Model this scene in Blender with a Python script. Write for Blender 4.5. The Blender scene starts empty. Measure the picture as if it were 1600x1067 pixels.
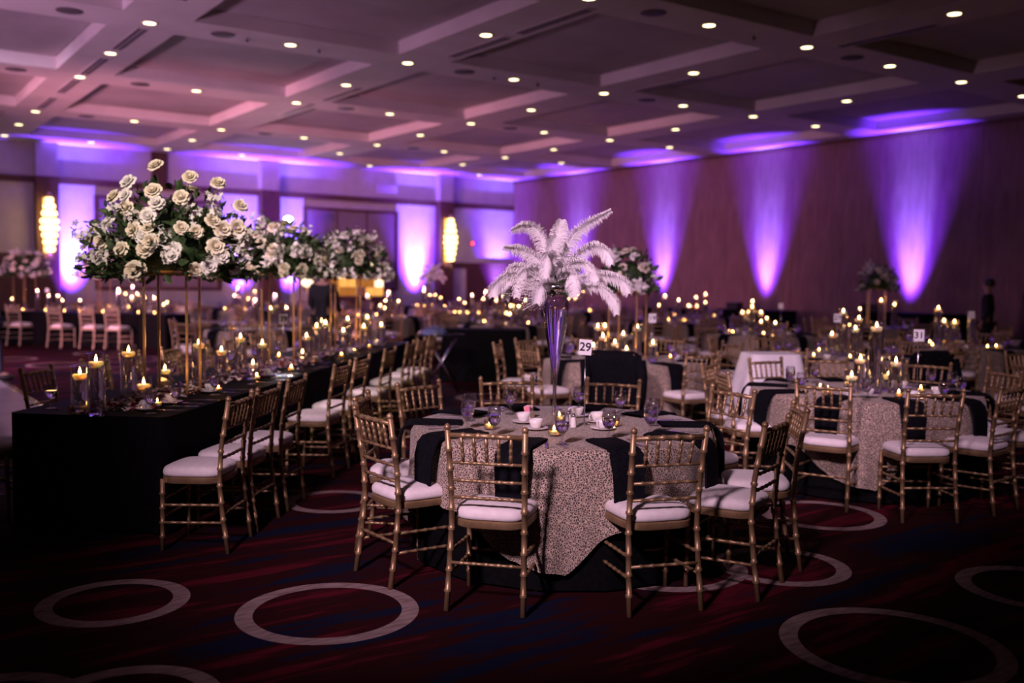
import bpy, math, random
from mathutils import Vector, Matrix
random.seed(7)
PI = math.pi
S = bpy.context.scene
COL = S.collection

# ------------------------------------------------------------------ camera
cam_d = bpy.data.cameras.new('camera')
cam_d.sensor_width = 36.0
cam_d.lens = 34.17
cam_d.dof.use_dof = True
cam_d.dof.focus_distance = 5.1
cam_d.dof.aperture_fstop = 1.25
cam_d.clip_end = 200
cam = bpy.data.objects.new('camera', cam_d)
COL.objects.link(cam)
_r = Vector((0.82013, -0.57204, 0.01262)); _u = Vector((0.02729, 0.06114, 0.99776)); _b = Vector((-0.57153, -0.81794, 0.06575))
M4 = Matrix(((_r.x, _u.x, _b.x, 0.0), (_r.y, _u.y, _b.y, 0.0), (_r.z, _u.z, _b.z, 1.64), (0, 0, 0, 1)))
cam.matrix_world = M4
S.camera = cam

# ------------------------------------------------------------------ render look
S.view_settings.view_transform = 'Standard'
S.view_settings.look = 'None'
S.view_settings.exposure = 0.22
S.view_settings.gamma = 1.0
S.view_settings.use_curve_mapping = False
cy = S.cycles
cy.use_denoising = True
cy.max_bounces = 8
cy.diffuse_bounces = 3
cy.glossy_bounces = 3
cy.transmission_bounces = 7
cy.transparent_max_bounces = 16
cy.sample_clamp_indirect = 3.0
cy.sample_clamp_direct = 0.0
cy.caustics_reflective = False
cy.caustics_refractive = False
cy.use_light_tree = True

world = bpy.data.worlds.new('world')
S.world = world
world.use_nodes = True
world.node_tree.nodes['Background'].inputs[0].default_value = (0.02, 0.012, 0.02, 1)
world.node_tree.nodes['Background'].inputs[1].default_value = 1.0

def lamp(kind, name, loc, color, power, target=None, size=45, blend=0.5, radius=0.1):
    d = bpy.data.lights.new(name, kind)
    d.color = color; d.energy = power
    if kind == 'SPOT':
        d.spot_size = math.radians(size); d.spot_blend = blend
    d.shadow_soft_size = radius
    o = bpy.data.objects.new(name, d); COL.objects.link(o); o.location = loc
    if target is not None:
        o.rotation_euler = (Vector(target) - Vector(loc)).to_track_quat('-Z', 'Y').to_euler()
    return o

# event lighting (out of view, under the ceiling and by the dance floor), plus two added fill spots
lamp('SPOT', 'key_spot_light', (-2.2, 0.8, 4.7), (1.0, 0.64, 0.84), 2350, (3.9, 5.4, 0.7), 40, 1.0, 0.30)
lamp('SPOT', 'aisle_fill_light', (2.0, 1.0, 4.8), (1.0, 0.62, 0.86), 1100, (8.0, 6.8, 0.5), 46, 1.0, 0.3)  # unseen fill spot, added to brighten the white stand and the tables around it
lamp('SPOT', 'flower_fill_light', (-1.0, 3.2, 4.8), (1.0, 0.78, 0.66), 1300, (3.1, 8.6, 1.9), 34, 1.0, 0.12)  # unseen fill spot, added to light the bouquets that the key spot misses
lamp('SPOT', 'table_spot_light', (0.2, 9.5, 4.8), (1.0, 0.62, 0.80), 800, (6.5, 10.0, 0.4), 80, 1.0, 0.2)
lamp('SPOT', 'dance_floor_spot_light', (-1.5, 15.0, 4.8), (0.92, 0.70, 1.0), 1500, (5.5, 20.0, 0.3), 80, 1.0, 0.3)
lamp('SPOT', 'wash_light_one', (-4.5, 11.0, 1.2), (1.0, 0.50, 0.88), 1900, (6.5, 18.5, 5.0), 96, 1.0, 0.4)
lamp('SPOT', 'wash_light_two', (-3.0, 17.0, 1.2), (1.0, 0.34, 0.46), 5600, (19.0, 25.5, 3.0), 70, 1.0, 0.4)

# ------------------------------------------------------------------ materials
MATS = {}
def pmat(name, color, rough=0.6, metal=0.0, spec=0.5, sheen=0.0, emit=None, estr=0.0, trans=0.0, ior=1.45, coat=0.0):
    m = bpy.data.materials.new(name); m.use_nodes = True
    b = m.node_tree.nodes['Principled BSDF']
    b.inputs['Base Color'].default_value = (*color, 1)
    b.inputs['Roughness'].default_value = rough
    b.inputs['Metallic'].default_value = metal
    b.inputs['Specular IOR Level'].default_value = spec
    b.inputs['IOR'].default_value = ior
    b.inputs['Sheen Weight'].default_value = sheen
    b.inputs['Transmission Weight'].default_value = trans
    b.inputs['Coat Weight'].default_value = coat
    if emit:
        b.inputs['Emission Color'].default_value = (*emit, 1)
        b.inputs['Emission Strength'].default_value = estr
    MATS[name] = m
    return m

def nd(m, t, **kw):
    n = m.node_tree.nodes.new(t)
    for k, v in kw.items(): setattr(n, k, v)
    return n

def noisy(m, c1, c2, scale=8.0, detail=4.0, stretch=(1, 1, 1), coords='Object', bump=0.0, lo=0.35, hi=0.65):
    nt = m.node_tree; L = nt.links
    b = nt.nodes['Principled BSDF']
    tc = nd(m, 'ShaderNodeTexCoord'); mp = nd(m, 'ShaderNodeMapping')
    mp.inputs['Scale'].default_value = stretch
    L.new(tc.outputs[coords], mp.inputs[0])
    n = nd(m, 'ShaderNodeTexNoise'); n.inputs['Scale'].default_value = scale; n.inputs['Detail'].default_value = detail
    L.new(mp.outputs[0], n.inputs['Vector'])
    r = nd(m, 'ShaderNodeValToRGB')
    r.color_ramp.elements[0].position = lo; r.color_ramp.elements[0].color = (*c1, 1)
    r.color_ramp.elements[1].position = hi; r.color_ramp.elements[1].color = (*c2, 1)
    L.new(n.outputs[0], r.inputs[0]); L.new(r.outputs[0], b.inputs['Base Color'])
    if bump:
        bp = nd(m, 'ShaderNodeBump'); bp.inputs['Strength'].default_value = bump; bp.inputs['Distance'].default_value = 0.01
        L.new(n.outputs[0], bp.inputs['Height']); L.new(bp.outputs[0], b.inputs['Normal'])
    return m

GOLD = noisy(pmat('gold_paint', (0.38, 0.25, 0.12), 0.42, 0.55), (0.27, 0.175, 0.088), (0.39, 0.265, 0.140), 14)
SILV = noisy(pmat('pale_gilt_paint', (0.5, 0.4, 0.28), 0.4, 0.6), (0.50, 0.40, 0.27), (0.62, 0.52, 0.38), 12)
BRASS = noisy(pmat('brushed_gold_metal', (0.75, 0.45, 0.22), 0.3, 0.9), (0.70, 0.42, 0.20), (0.85, 0.55, 0.28), 20)
CUSH = noisy(pmat('ivory_cushion_fabric', (0.82, 0.76, 0.74), 0.85, sheen=0.2), (0.72, 0.66, 0.65), (0.78, 0.73, 0.72), 30, bump=0.08)
BLACK = noisy(pmat('black_polyester', (0.003, 0.003, 0.004), 0.8, spec=0.08), (0.0022, 0.0022, 0.003), (0.004, 0.004, 0.005), 40)
NAP = noisy(pmat('black_napkin_cloth', (0.004, 0.004, 0.006), 0.85, spec=0.08), (0.003, 0.003, 0.005), (0.006, 0.006, 0.009), 60, bump=0.05)
WHITECLOTH = noisy(pmat('white_tablecloth', (0.8, 0.78, 0.8), 0.8), (0.76, 0.74, 0.77), (0.84, 0.82, 0.84), 10)
CHINA = noisy(pmat('white_china', (0.85, 0.83, 0.82), 0.18, coat=0.3), (0.84, 0.82, 0.81), (0.88, 0.86, 0.85), 5)
STEEL = noisy(pmat('polished_steel', (0.75, 0.73, 0.75), 0.18, 1.0), (0.70, 0.69, 0.71), (0.8, 0.79, 0.81), 20)
WAX = noisy(pmat('white_candle_wax', (0.9, 0.8, 0.68), 0.5, emit=(1.0, 0.55, 0.25), estr=0.0), (0.88, 0.78, 0.66), (0.93, 0.84, 0.73), 20)
_w = WAX.node_tree.nodes['Principled BSDF']
_w.inputs['Subsurface Weight'].default_value = 1.0; _w.inputs['Subsurface Radius'].default_value = (1.0, 0.72, 0.52); _w.inputs['Subsurface Scale'].default_value = 0.07
WICK = noisy(pmat('burnt_wick', (0.02, 0.015, 0.01), 0.9), (0.015, 0.01, 0.008), (0.03, 0.02, 0.015), 100)
BLKMETAL = noisy(pmat('black_metal', (0.015, 0.015, 0.017), 0.45, 0.3), (0.012, 0.012, 0.014), (0.02, 0.02, 0.022), 20)
WOOD = noisy(pmat('dark_walnut_trim', (0.085, 0.035, 0.024), 0.5), (0.075, 0.030, 0.020), (0.12, 0.052, 0.034), 6, stretch=(6, 6, 0.6))
WALLP = noisy(pmat('pale_wall_fabric', (0.50, 0.44, 0.45), 0.9), (0.47, 0.41, 0.42), (0.53, 0.47, 0.48), 3, bump=0.02)
TAUPE = noisy(pmat('taupe_wall_fabric', (0.22, 0.17, 0.16), 0.9), (0.20, 0.15, 0.145), (0.25, 0.19, 0.18), 4, stretch=(8, 8, 1))
BROWNP = noisy(pmat('brown_partition_fabric', (0.24, 0.13, 0.105), 0.85), (0.19, 0.10, 0.095), (0.25, 0.14, 0.13), 2.2, stretch=(3, 3, 0.7), bump=0.02)
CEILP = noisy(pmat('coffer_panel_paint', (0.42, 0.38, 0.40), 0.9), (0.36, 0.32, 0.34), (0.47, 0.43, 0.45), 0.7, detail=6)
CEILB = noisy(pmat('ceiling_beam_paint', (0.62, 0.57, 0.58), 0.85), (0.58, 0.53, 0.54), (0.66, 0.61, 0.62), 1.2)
GRILLE = noisy(pmat('dark_grille', (0.10, 0.08, 0.09), 0.7), (0.07, 0.06, 0.065), (0.14, 0.11, 0.12), 60)
GREEN = noisy(pmat('leaf_green', (0.035, 0.075, 0.028), 0.55), (0.012, 0.030, 0.011), (0.05, 0.09, 0.033), 25)
PETAL = noisy(pmat('cream_rose_petal', (0.86, 0.78, 0.66), 0.7), (0.80, 0.69, 0.55), (0.90, 0.84, 0.74), 20)
PETALW = noisy(pmat('white_petal', (0.88, 0.84, 0.84), 0.7), (0.80, 0.76, 0.77), (0.92, 0.89, 0.88), 20)
POLLEN = noisy(pmat('yellow_flower_heart', (0.6, 0.45, 0.12), 0.8), (0.5, 0.36, 0.1), (0.7, 0.55, 0.18), 50)
FEATHER = noisy(pmat('white_ostrich_feather', (0.90, 0.84, 0.88), 0.9, sheen=0.3), (0.86, 0.80, 0.84), (0.94, 0.90, 0.92), 15)
REDPETAL = noisy(pmat('dark_red_petal', (0.16, 0.008, 0.018), 0.7), (0.16, 0.008, 0.016), (0.32, 0.016, 0.04), 15)
PINKPETAL = noisy(pmat('blush_petal', (0.72, 0.52, 0.46), 0.7), (0.78, 0.62, 0.58), (0.90, 0.80, 0.76), 15)
CARD = noisy(pmat('white_card', (0.82, 0.80, 0.83), 0.7), (0.80, 0.78, 0.81), (0.85, 0.83, 0.86), 30)
INK = noisy(pmat('black_print', (0.012, 0.011, 0.02), 0.7), (0.01, 0.009, 0.016), (0.016, 0.014, 0.026), 30)
SKIN = noisy(pmat('skin', (0.42, 0.24, 0.17), 0.55), (0.38, 0.21, 0.15), (0.46, 0.27, 0.20), 12)
HAIR = noisy(pmat('dark_hair', (0.012, 0.009, 0.008), 0.5), (0.008, 0.006, 0.005), (0.02, 0.015, 0.012), 60)
SUIT = noisy(pmat('black_suit_wool', (0.010, 0.010, 0.014), 0.85), (0.007, 0.007, 0.010), (0.014, 0.014, 0.02), 50)
GREYSUIT = noisy(pmat('grey_suit_wool', (0.07, 0.07, 0.10), 0.85), (0.06, 0.06, 0.085), (0.085, 0.085, 0.12), 50)
BLUECLOTH = noisy(pmat('pale_blue_cloth', (0.22, 0.26, 0.62), 0.7), (0.18, 0.22, 0.55), (0.28, 0.32, 0.70), 20)
DOORW = noisy(pmat('pale_door_paint', (0.55, 0.48, 0.5), 0.6), (0.52, 0.45, 0.47), (0.58, 0.51, 0.53), 5)
DANCE = noisy(pmat('white_gloss_dance_floor', (0.62, 0.62, 0.68), 0.12), (0.58, 0.58, 0.64), (0.66, 0.66, 0.72), 2)
SUGAR = [noisy(pmat(n, c, 0.6), tuple(x * .9 for x in c), tuple(min(1, x * 1.1) for x in c), 40) for n, c in
         (('pink_packet_paper', (0.85, 0.25, 0.4)), ('yellow_packet_paper', (0.85, 0.6, 0.12)), ('blue_packet_paper', (0.25, 0.5, 0.75)), ('white_packet_paper', (0.85, 0.82, 0.8)))]

def emat(name, color, strength):
    m = bpy.data.materials.new(name); m.use_nodes = True
    nt = m.node_tree; nt.nodes.clear()
    e = nd(m, 'ShaderNodeEmission'); o = nd(m, 'ShaderNodeOutputMaterial')
    n = nd(m, 'ShaderNodeTexNoise'); n.inputs['Scale'].default_value = 6
    mx = nd(m, 'ShaderNodeMix', data_type='RGBA')
    mx.inputs['A'].default_value = (*color, 1); mx.inputs['B'].default_value = (*[c * 0.92 for c in color], 1)
    nt.links.new(n.outputs[0], mx.inputs['Factor']); nt.links.new(mx.outputs['Result'], e.inputs[0])
    e.inputs[1].default_value = strength
    nt.links.new(e.outputs[0], o.inputs[0])
    MATS[name] = m
    return m
FLAME = emat('candle_flame', (1.0, 0.52, 0.17), 75.0)
DOWNL = emat('downlight_lens', (1.0, 0.80, 0.42), 5.0)
SCONCE = emat('lit_sconce_glass', (1.0, 0.62, 0.22), 5.5)
REDL = emat('red_exit_lamp', (1.0, 0.06, 0.08), 6.0)
SPOTL = emat('spotlight_lens', (1.0, 0.92, 0.95), 140.0)
UPL = emat('violet_uplight_lens', (0.35, 0.12, 1.0), 12.0)
AMBER = emat('lit_amber_glass', (1.0, 0.44, 0.10), 1.1)
AMBERD = emat('dim_amber_glass', (0.9, 0.30, 0.06), 0.45)
GLOBEL = emat('lit_globe_glass', (1.0, 0.72, 0.45), 2.2)

def thin_glass(name, tint, extra=0.05):
    m = bpy.data.materials.new(name); m.use_nodes = True
    nt = m.node_tree; nt.nodes.clear()
    o = nd(m, 'ShaderNodeOutputMaterial'); t = nd(m, 'ShaderNodeBsdfTransparent'); g = nd(m, 'ShaderNodeBsdfGlossy')
    t.inputs[0].default_value = (*tint, 1); g.inputs['Roughness'].default_value = 0.03
    f = nd(m, 'ShaderNodeLayerWeight'); f.inputs['Blend'].default_value = 0.5
    pw = nd(m, 'ShaderNodeMath', operation='POWER'); pw.inputs[1].default_value = 2.4
    sc = nd(m, 'ShaderNodeMath', operation='MULTIPLY'); sc.inputs[1].default_value = 0.85
    a = nd(m, 'ShaderNodeMath', operation='ADD')
    n = nd(m, 'ShaderNodeTexNoise'); n.inputs['Scale'].default_value = 30
    mu = nd(m, 'ShaderNodeMath', operation='MULTIPLY'); mu.inputs[1].default_value = extra
    nt.links.new(n.outputs[0], mu.inputs[0]); nt.links.new(mu.outputs[0], a.inputs[1])
    nt.links.new(f.outputs['Facing'], pw.inputs[0]); nt.links.new(pw.outputs[0], sc.inputs[0]); nt.links.new(sc.outputs[0], a.inputs[0])
    mx = nd(m, 'ShaderNodeMixShader')
    nt.links.new(a.outputs[0], mx.inputs[0]); nt.links.new(t.outputs[0], mx.inputs[1]); nt.links.new(g.outputs[0], mx.inputs[2])
    nt.links.new(mx.outputs[0], o.inputs[0])
    MATS[name] = m
    return m
GLASS = thin_glass('clear_glass', (0.97, 0.96, 0.98), 0.22)
AMBGLASS = thin_glass('votive_glass', (0.98, 0.90, 0.78), 0.08)
WATER = pmat('water', (1.0, 0.99, 1.0), 0.02, trans=1.0, ior=1.33)
_n = nd(WATER, 'ShaderNodeTexNoise'); _n.inputs['Scale'].default_value = 18
_b2 = nd(WATER, 'ShaderNodeBump'); _b2.inputs['Strength'].default_value = 0.05
WATER.node_tree.links.new(_n.outputs[0], _b2.inputs['Height'])
WATER.node_tree.links.new(_b2.outputs[0], WATER.node_tree.nodes['Principled BSDF'].inputs['Normal'])

def lace_mat():
    m = pmat('gold_lace', (0.4, 0.3, 0.2), 0.7, sheen=0.2)
    nt = m.node_tree; L = nt.links; b = nt.nodes['Principled BSDF']
    uv = nd(m, 'ShaderNodeUVMap')
    v = nd(m, 'ShaderNodeTexVoronoi', feature='DISTANCE_TO_EDGE'); v.inputs['Scale'].default_value = 78
    L.new(uv.outputs[0], v.inputs['Vector'])
    v2 = nd(m, 'ShaderNodeTexVoronoi'); v2.inputs['Scale'].default_value = 120
    L.new(uv.outputs[0], v2.inputs['Vector'])
    ra = nd(m, 'ShaderNodeValToRGB'); ra.color_ramp.elements[0].position = 0.05; ra.color_ramp.elements[1].position = 0.12
    ra.color_ramp.elements[0].color = (1, 1, 1, 1); ra.color_ramp.elements[1].color = (0, 0, 0, 1)
    L.new(v.outputs['Distance'], ra.inputs[0])
    rb = nd(m, 'ShaderNodeValToRGB'); rb.color_ramp.elements[0].position = 0.16; rb.color_ramp.elements[1].position = 0.30
    rb.color_ramp.elements[0].color = (1, 1, 1, 1); rb.color_ramp.elements[1].color = (0, 0, 0, 1)
    L.new(v2.outputs['Distance'], rb.inputs[0])
    mxm = nd(m, 'ShaderNodeMath', operation='MAXIMUM')
    L.new(ra.outputs[0], mxm.inputs[0]); L.new(rb.outputs[0], mxm.inputs[1])
    mx = nd(m, 'ShaderNodeMix', data_type='RGBA')
    mx.inputs['A'].default_value = (0.060, 0.046, 0.040, 1); mx.inputs['B'].default_value = (0.56, 0.44, 0.34, 1)
    L.new(mxm.outputs[0], mx.inputs['Factor']); L.new(mx.outputs['Result'], b.inputs['Base Color'])
    bp = nd(m, 'ShaderNodeBump'); bp.inputs['Strength'].default_value = 0.35; bp.inputs['Distance'].default_value = 0.004
    L.new(mxm.outputs[0], bp.inputs['Height']); L.new(bp.outputs[0], b.inputs['Normal'])
    return m
LACE = lace_mat()

RINGS = [(1.11, 5.03, .36), (1.945, 4.325, .44), (3.9, 2.53, .50), (5.67, 4.28, .43), (4.45, 3.62, .38), (3.87, 3.99, .47), (.87, 3.80, .36), (.42, 4.02, .35),
         (2.95, 6.45, .36), (8.2, 3.9, .4), (7.2, 3.0, .35), (5.0, 6.9, .42), (4.6, 9.0, .4), (6.2, 9.3, .36), (7.3, 11.0, .45), (3.2, 18.6, .5), (4.6, 19.2, .6), (2.7, 20.2, .45), (3.9, 17.2, .5), (5.6, 18.2, .5), (4.4, 20.9, .5), (8.4, 14.2, .5), (5.3, 2.6, .4)]
def carpet_mat():
    m = pmat('patterned_carpet', (0.06, 0.01, 0.012), 0.95, spec=0.05)
    nt = m.node_tree; L = nt.links; b = nt.nodes['Principled BSDF']
    g = nd(m, 'ShaderNodeNewGeometry')
    mp = nd(m, 'ShaderNodeMapping'); mp.inputs['Scale'].default_value = (0.6, 4.2, 1)
    L.new(g.outputs['Position'], mp.inputs[0])
    n1 = nd(m, 'ShaderNodeTexNoise'); n1.inputs['Scale'].default_value = 1.0; n1.inputs['Detail'].default_value = 5; n1.inputs['Roughness'].default_value = 0.6
    L.new(mp.outputs[0], n1.inputs['Vector'])
    r = nd(m, 'ShaderNodeValToRGB'); cr = r.color_ramp
    cr.elements[0].position = 0.28; cr.elements[0].color = (0.005, 0.009, 0.030, 1)
    cr.elements[1].position = 0.78; cr.elements[1].color = (0.05, 0.042, 0.11, 1)
    for p, c in ((0.40, (0.006, 0.007, 0.022)), (0.45, (0.020, 0.004, 0.005)), (0.54, (0.024, 0.004, 0.006)), (0.60, (0.085, 0.006, 0.014)), (0.67, (0.045, 0.006, 0.011)), (0.72, (0.03, 0.018, 0.042))):
        e = cr.elements.new(p); e.color = (*c, 1)
    L.new(n1.outputs[0], r.inputs[0])
    sep = nd(m, 'ShaderNodeVectorMath', operation='MULTIPLY'); sep.inputs[1].default_value = (1, 1, 0)
    L.new(g.outputs['Position'], sep.inputs[0])
    acc = None
    nz = nd(m, 'ShaderNodeTexNoise'); nz.inputs['Scale'].default_value = 3.0
    L.new(g.outputs['Position'], nz.inputs['Vector'])
    for (x, y, rr) in RINGS:
        d = nd(m, 'ShaderNodeVectorMath', operation='DISTANCE'); d.inputs[1].default_value = (x, y, 0)
        L.new(sep.outputs[0], d.inputs[0])
        c = nd(m, 'ShaderNodeMath', operation='COMPARE'); c.inputs[1].default_value = rr - .04; c.inputs[2].default_value = 0.042
        L.new(d.outputs['Value'], c.inputs[0])
        if acc is None: acc = c
        else:
            a = nd(m, 'ShaderNodeMath', operation='MAXIMUM')
            L.new(acc.outputs[0], a.inputs[0]); L.new(c.outputs[0], a.inputs[1]); acc = a
    mps = nd(m, 'ShaderNodeMapping'); mps.inputs['Scale'].default_value = (8, 40, 1); mps.inputs['Rotation'].default_value = (0, 0, 0.6)
    L.new(g.outputs['Position'], mps.inputs[0])
    n3 = nd(m, 'ShaderNodeTexNoise'); n3.inputs['Scale'].default_value = 1.0; n3.inputs['Detail'].default_value = 3
    L.new(mps.outputs[0], n3.inputs['Vector'])
    rc = nd(m, 'ShaderNodeValToRGB'); rc.color_ramp.elements[0].position = 0.3; rc.color_ramp.elements[1].position = 0.6
    rc.color_ramp.elements[0].color = (0.15, 0.10, 0.095, 1); rc.color_ramp.elements[1].color = (0.27, 0.20, 0.195, 1)
    L.new(n3.outputs[0], rc.inputs[0])
    mx = nd(m, 'ShaderNodeMix', data_type='RGBA')
    L.new(acc.outputs[0], mx.inputs['Factor']); L.new(r.outputs[0], mx.inputs['A']); L.new(rc.outputs[0], mx.inputs['B'])
    L.new(mx.outputs['Result'], b.inputs['Base Color'])
    fine = nd(m, 'ShaderNodeTexNoise'); fine.inputs['Scale'].default_value = 260
    L.new(g.outputs['Position'], fine.inputs['Vector'])
    bp = nd(m, 'ShaderNodeBump'); bp.inputs['Strength'].default_value = 0.3; bp.inputs['Distance'].default_value = 0.004
    L.new(fine.outputs[0], bp.inputs['Height']); L.new(bp.outputs[0], b.inputs['Normal'])
    return m
CARPET = carpet_mat()

# ------------------------------------------------------------------ mesh helpers
class MB:
    def __init__(s): s.v = []; s.f = []; s.m = []; s.uv = None; s.mi = 0
    def add(s, vs, fs):
        o = len(s.v); s.v.extend(tuple(p) for p in vs)
        for f in fs: s.f.append(tuple(i + o for i in f)); s.m.append(s.mi)
        return s
    def box(s, c, d, rz=0.0):
        cx, cy_, cz = c; hx, hy, hz = d[0] / 2, d[1] / 2, d[2] / 2
        ca, sa = math.cos(rz), math.sin(rz)
        vs = []
        for z in (-hz, hz):
            for x, y in ((-hx, -hy), (hx, -hy), (hx, hy), (-hx, hy)):
                vs.append((cx + x * ca - y * sa, cy_ + x * sa + y * ca, cz + z))
        return s.add(vs, [(3, 2, 1, 0), (4, 5, 6, 7), (0, 1, 5, 4), (1, 2, 6, 5), (2, 3, 7, 6), (3, 0, 4, 7)])
    def lathe(s, prof, seg=16, c=(0, 0, 0)):
        vs = []; fs = []; n = len(prof)
        for r, z in prof:
            for k in range(seg):
                a = 2 * PI * k / seg
                vs.append((c[0] + r * math.cos(a), c[1] + r * math.sin(a), c[2] + z))
        for i in range(n - 1):
            for k in range(seg):
                k2 = (k + 1) % seg
                fs.append((i * seg + k, i * seg + k2, (i + 1) * seg + k2, (i + 1) * seg + k))
        if prof[0][0] > 1e-4: fs.append(tuple(range(seg - 1, -1, -1)))
        if prof[-1][0] > 1e-4: fs.append(tuple((n - 1) * seg + k for k in range(seg)))
        return s.add(vs, fs)
    def tube(s, pts, radii, seg=8, caps=True):
        pts = [Vector(p) for p in pts]; n = len(pts)
        if not isinstance(radii, (list, tuple)): radii = [radii] * n
        vs = []; fs = []; up = None
        for i in range(n):
            t = (pts[min(i + 1, n - 1)] - pts[max(i - 1, 0)])
            if t.length < 1e-9: t = Vector((0, 0, 1))
            t.normalize()
            if up is None:
                up = Vector((1, 0, 0)) if abs(t.x) < 0.8 else Vector((0, 1, 0))
            a = (up - t * up.dot(t)); a.normalize(); up = a
            b = t.cross(a)
            for k in range(seg):
                w = 2 * PI * k / seg
                vs.append(pts[i] + (a * math.cos(w) + b * math.sin(w)) * radii[i])
        for i in range(n - 1):
            for k in range(seg):
                k2 = (k + 1) % seg
                fs.append((i * seg + k, i * seg + k2, (i + 1) * seg + k2, (i + 1) * seg + k))
        if caps:
            fs.append(tuple(range(seg - 1, -1, -1))); fs.append(tuple((n - 1) * seg + k for k in range(seg)))
        return s.add(vs, fs)
    def bamboo(s, pts, r, spacing, seg=8, knot=1.38, r2=None):
        pts = [Vector(p) for p in pts]
        ls = [0]
        for i in range(1, len(pts)): ls.append(ls[-1] + (pts[i] - pts[i - 1]).length)
        T = ls[-1]
        def at(d):
            d = max(0, min(T, d))
            for i in range(1, len(pts)):
                if d <= ls[i] + 1e-9:
                    q = (d - ls[i - 1]) / max(1e-9, ls[i] - ls[i - 1])
                    return pts[i - 1].lerp(pts[i], q)
            return pts[-1]
        r2 = r2 or r
        ds = [(0, 1), (T, 1)] + [(l, 1) for l in ls[1:-1]]
        k = max(1, int(round(T / spacing)))
        for i in range(1, k):
            d = T * i / k
            ds += [(d - .009, 1), (d - .005, knot), (d - .001, 1.1), (d + .003, knot), (d + .008, 1)]
        ds.sort()
        return s.tube([at(d) for d, _ in ds], [(r + (r2 - r) * d / T) * q for d, q in ds], seg)
    def mesh(s, name, mats, smooth=True, uv=None, angle=None):
        me = bpy.data.meshes.new(name)
        me.from_pydata(s.v, [], s.f)
        if not isinstance(mats, (list, tuple)): mats = [mats]
        for m in mats: me.materials.append(m)
        if len(mats) > 1: me.polygons.foreach_set('material_index', s.m)
        if smooth:
            me.polygons.foreach_set('use_smooth', [True] * len(me.polygons))
            if angle:
                try: me.set_sharp_from_angle(angle=math.radians(angle))
                except Exception: pass
        if uv is not None:
            l = me.uv_layers.new(name='UVMap')
            buf = []
            for lo in me.loops: buf.extend(uv[lo.vertex_index])
            l.data.foreach_set('uv', buf)
        me.update()
        return me

def link(name, me, parent=None, loc=None, rot=None, scale=None):
    o = bpy.data.objects.new(name, me); COL.objects.link(o)
    if parent is not None: o.parent = parent
    if loc is not None: o.location = loc
    if rot is not None: o.rotation_euler = rot
    if scale is not None: o.scale = scale
    return o
def tag(o, label, cat, group=None, kind=None):
    o['label'] = label; o['category'] = cat
    if group: o['group'] = group
    if kind: o['kind'] = kind
    return o
def struct(o):
    o['kind'] = 'structure'; return o
def make(name, parts, label, cat, loc=(0, 0, 0), rz=0.0, group=None, rot=None, scale=None):
    """parts: list of (name, mesh[, loc, rot, [subparts]]); one part and no name -> single mesh thing"""
    if not isinstance(parts, list):
        o = link(name, parts, None, loc, rot or (0, 0, rz), scale)
        return tag(o, label, cat, group)
    o = link(name, None, None, loc, rot or (0, 0, rz), scale)
    o.empty_display_size = 0.05
    tag(o, label, cat, group)
    for p in parts:
        c = link(p[0], p[1], o, p[2] if len(p) > 2 else None, p[3] if len(p) > 3 else None)
        if len(p) > 4:
            for q in p[4]: link(q[0], q[1], c, q[2] if len(q) > 2 else None, q[3] if len(q) > 3 else None)
    return o

# ------------------------------------------------------------------ room shell
X0, X1, Y0, Y1, ZC = -9.0, 19.7, -7.0, 28.2, 5.0
o = struct(link('floor', MB().box(((X0 + X1) / 2, (Y0 + Y1) / 2, -0.05), (X1 - X0, Y1 - Y0, 0.1)).mesh('floor', CARPET, False)))
o['label'] = 'dark red and navy patterned carpet with pale rings'
DX0, DX1, DY0, DY1 = -6.5, 2.0, 10.8, 17.6
df = tag(link('dance_floor', None), 'glossy white portable dance floor laid on the carpet', 'dance floor')
pm = MB().box((0, 0, 0.0115), (1.205, 1.205, 0.021)).mesh('dance_panel', DANCE, False)
for i in range(7):
    for j in range(6):
        link('floor_panel', pm, df, (DX1 - 0.61 - i * 1.21, DY1 - .6 - j * 1.21, 0))
link('edge_ramp', MB().box((DX1 + .03, (DY0 + DY1) / 2, .0105), (.06, DY1 - DY0 + .6, .02)).mesh('edge_ramp', STEEL, False), df)

for nm, c, d, mt in (('wall_left', (X0 - .1, (Y0 + Y1) / 2, ZC / 2), (.2, Y1 - Y0, ZC), WALLP), ('wall_front', ((X0 + X1) / 2, Y0 - .1, ZC / 2), (X1 - X0, .2, ZC), WALLP),
                     ('wall_back', ((X0 + X1) / 2, Y1 + .1, ZC / 2 + .15), (X1 - X0, .2, ZC + .3), WALLP)):
    struct(link(nm, MB().box(c, d).mesh(nm, mt, False)))
wr = struct(link('wall_right', MB().box((X1 + .15, (Y0 + Y1) / 2, ZC / 2 + .15), (.2, Y1 - Y0, ZC + .3)).mesh('wall_right', BLKMETAL, False)))
pan = MB().box((0, 0, 2.47), (.05, 1.208, 4.90)).mesh('wall_panel', BROWNP, False)
for k in range(29):
    link('wall_panel', pan, wr, (X1 + .02, Y1 - .62 - k * 1.215, 0))
struct(link('baseboard_right', MB().box((X1 - .015, (Y0 + Y1) / 2, .06), (.03, Y1 - Y0, .12)).mesh('baseboard', BLKMETAL, False)))
struct(link('trim_1', MB().box((X1 - .02, (Y0 + Y1) / 2, 4.955), (.06, Y1 - Y0, .09)).mesh('trim_ceiling', WOOD, False)))

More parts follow.
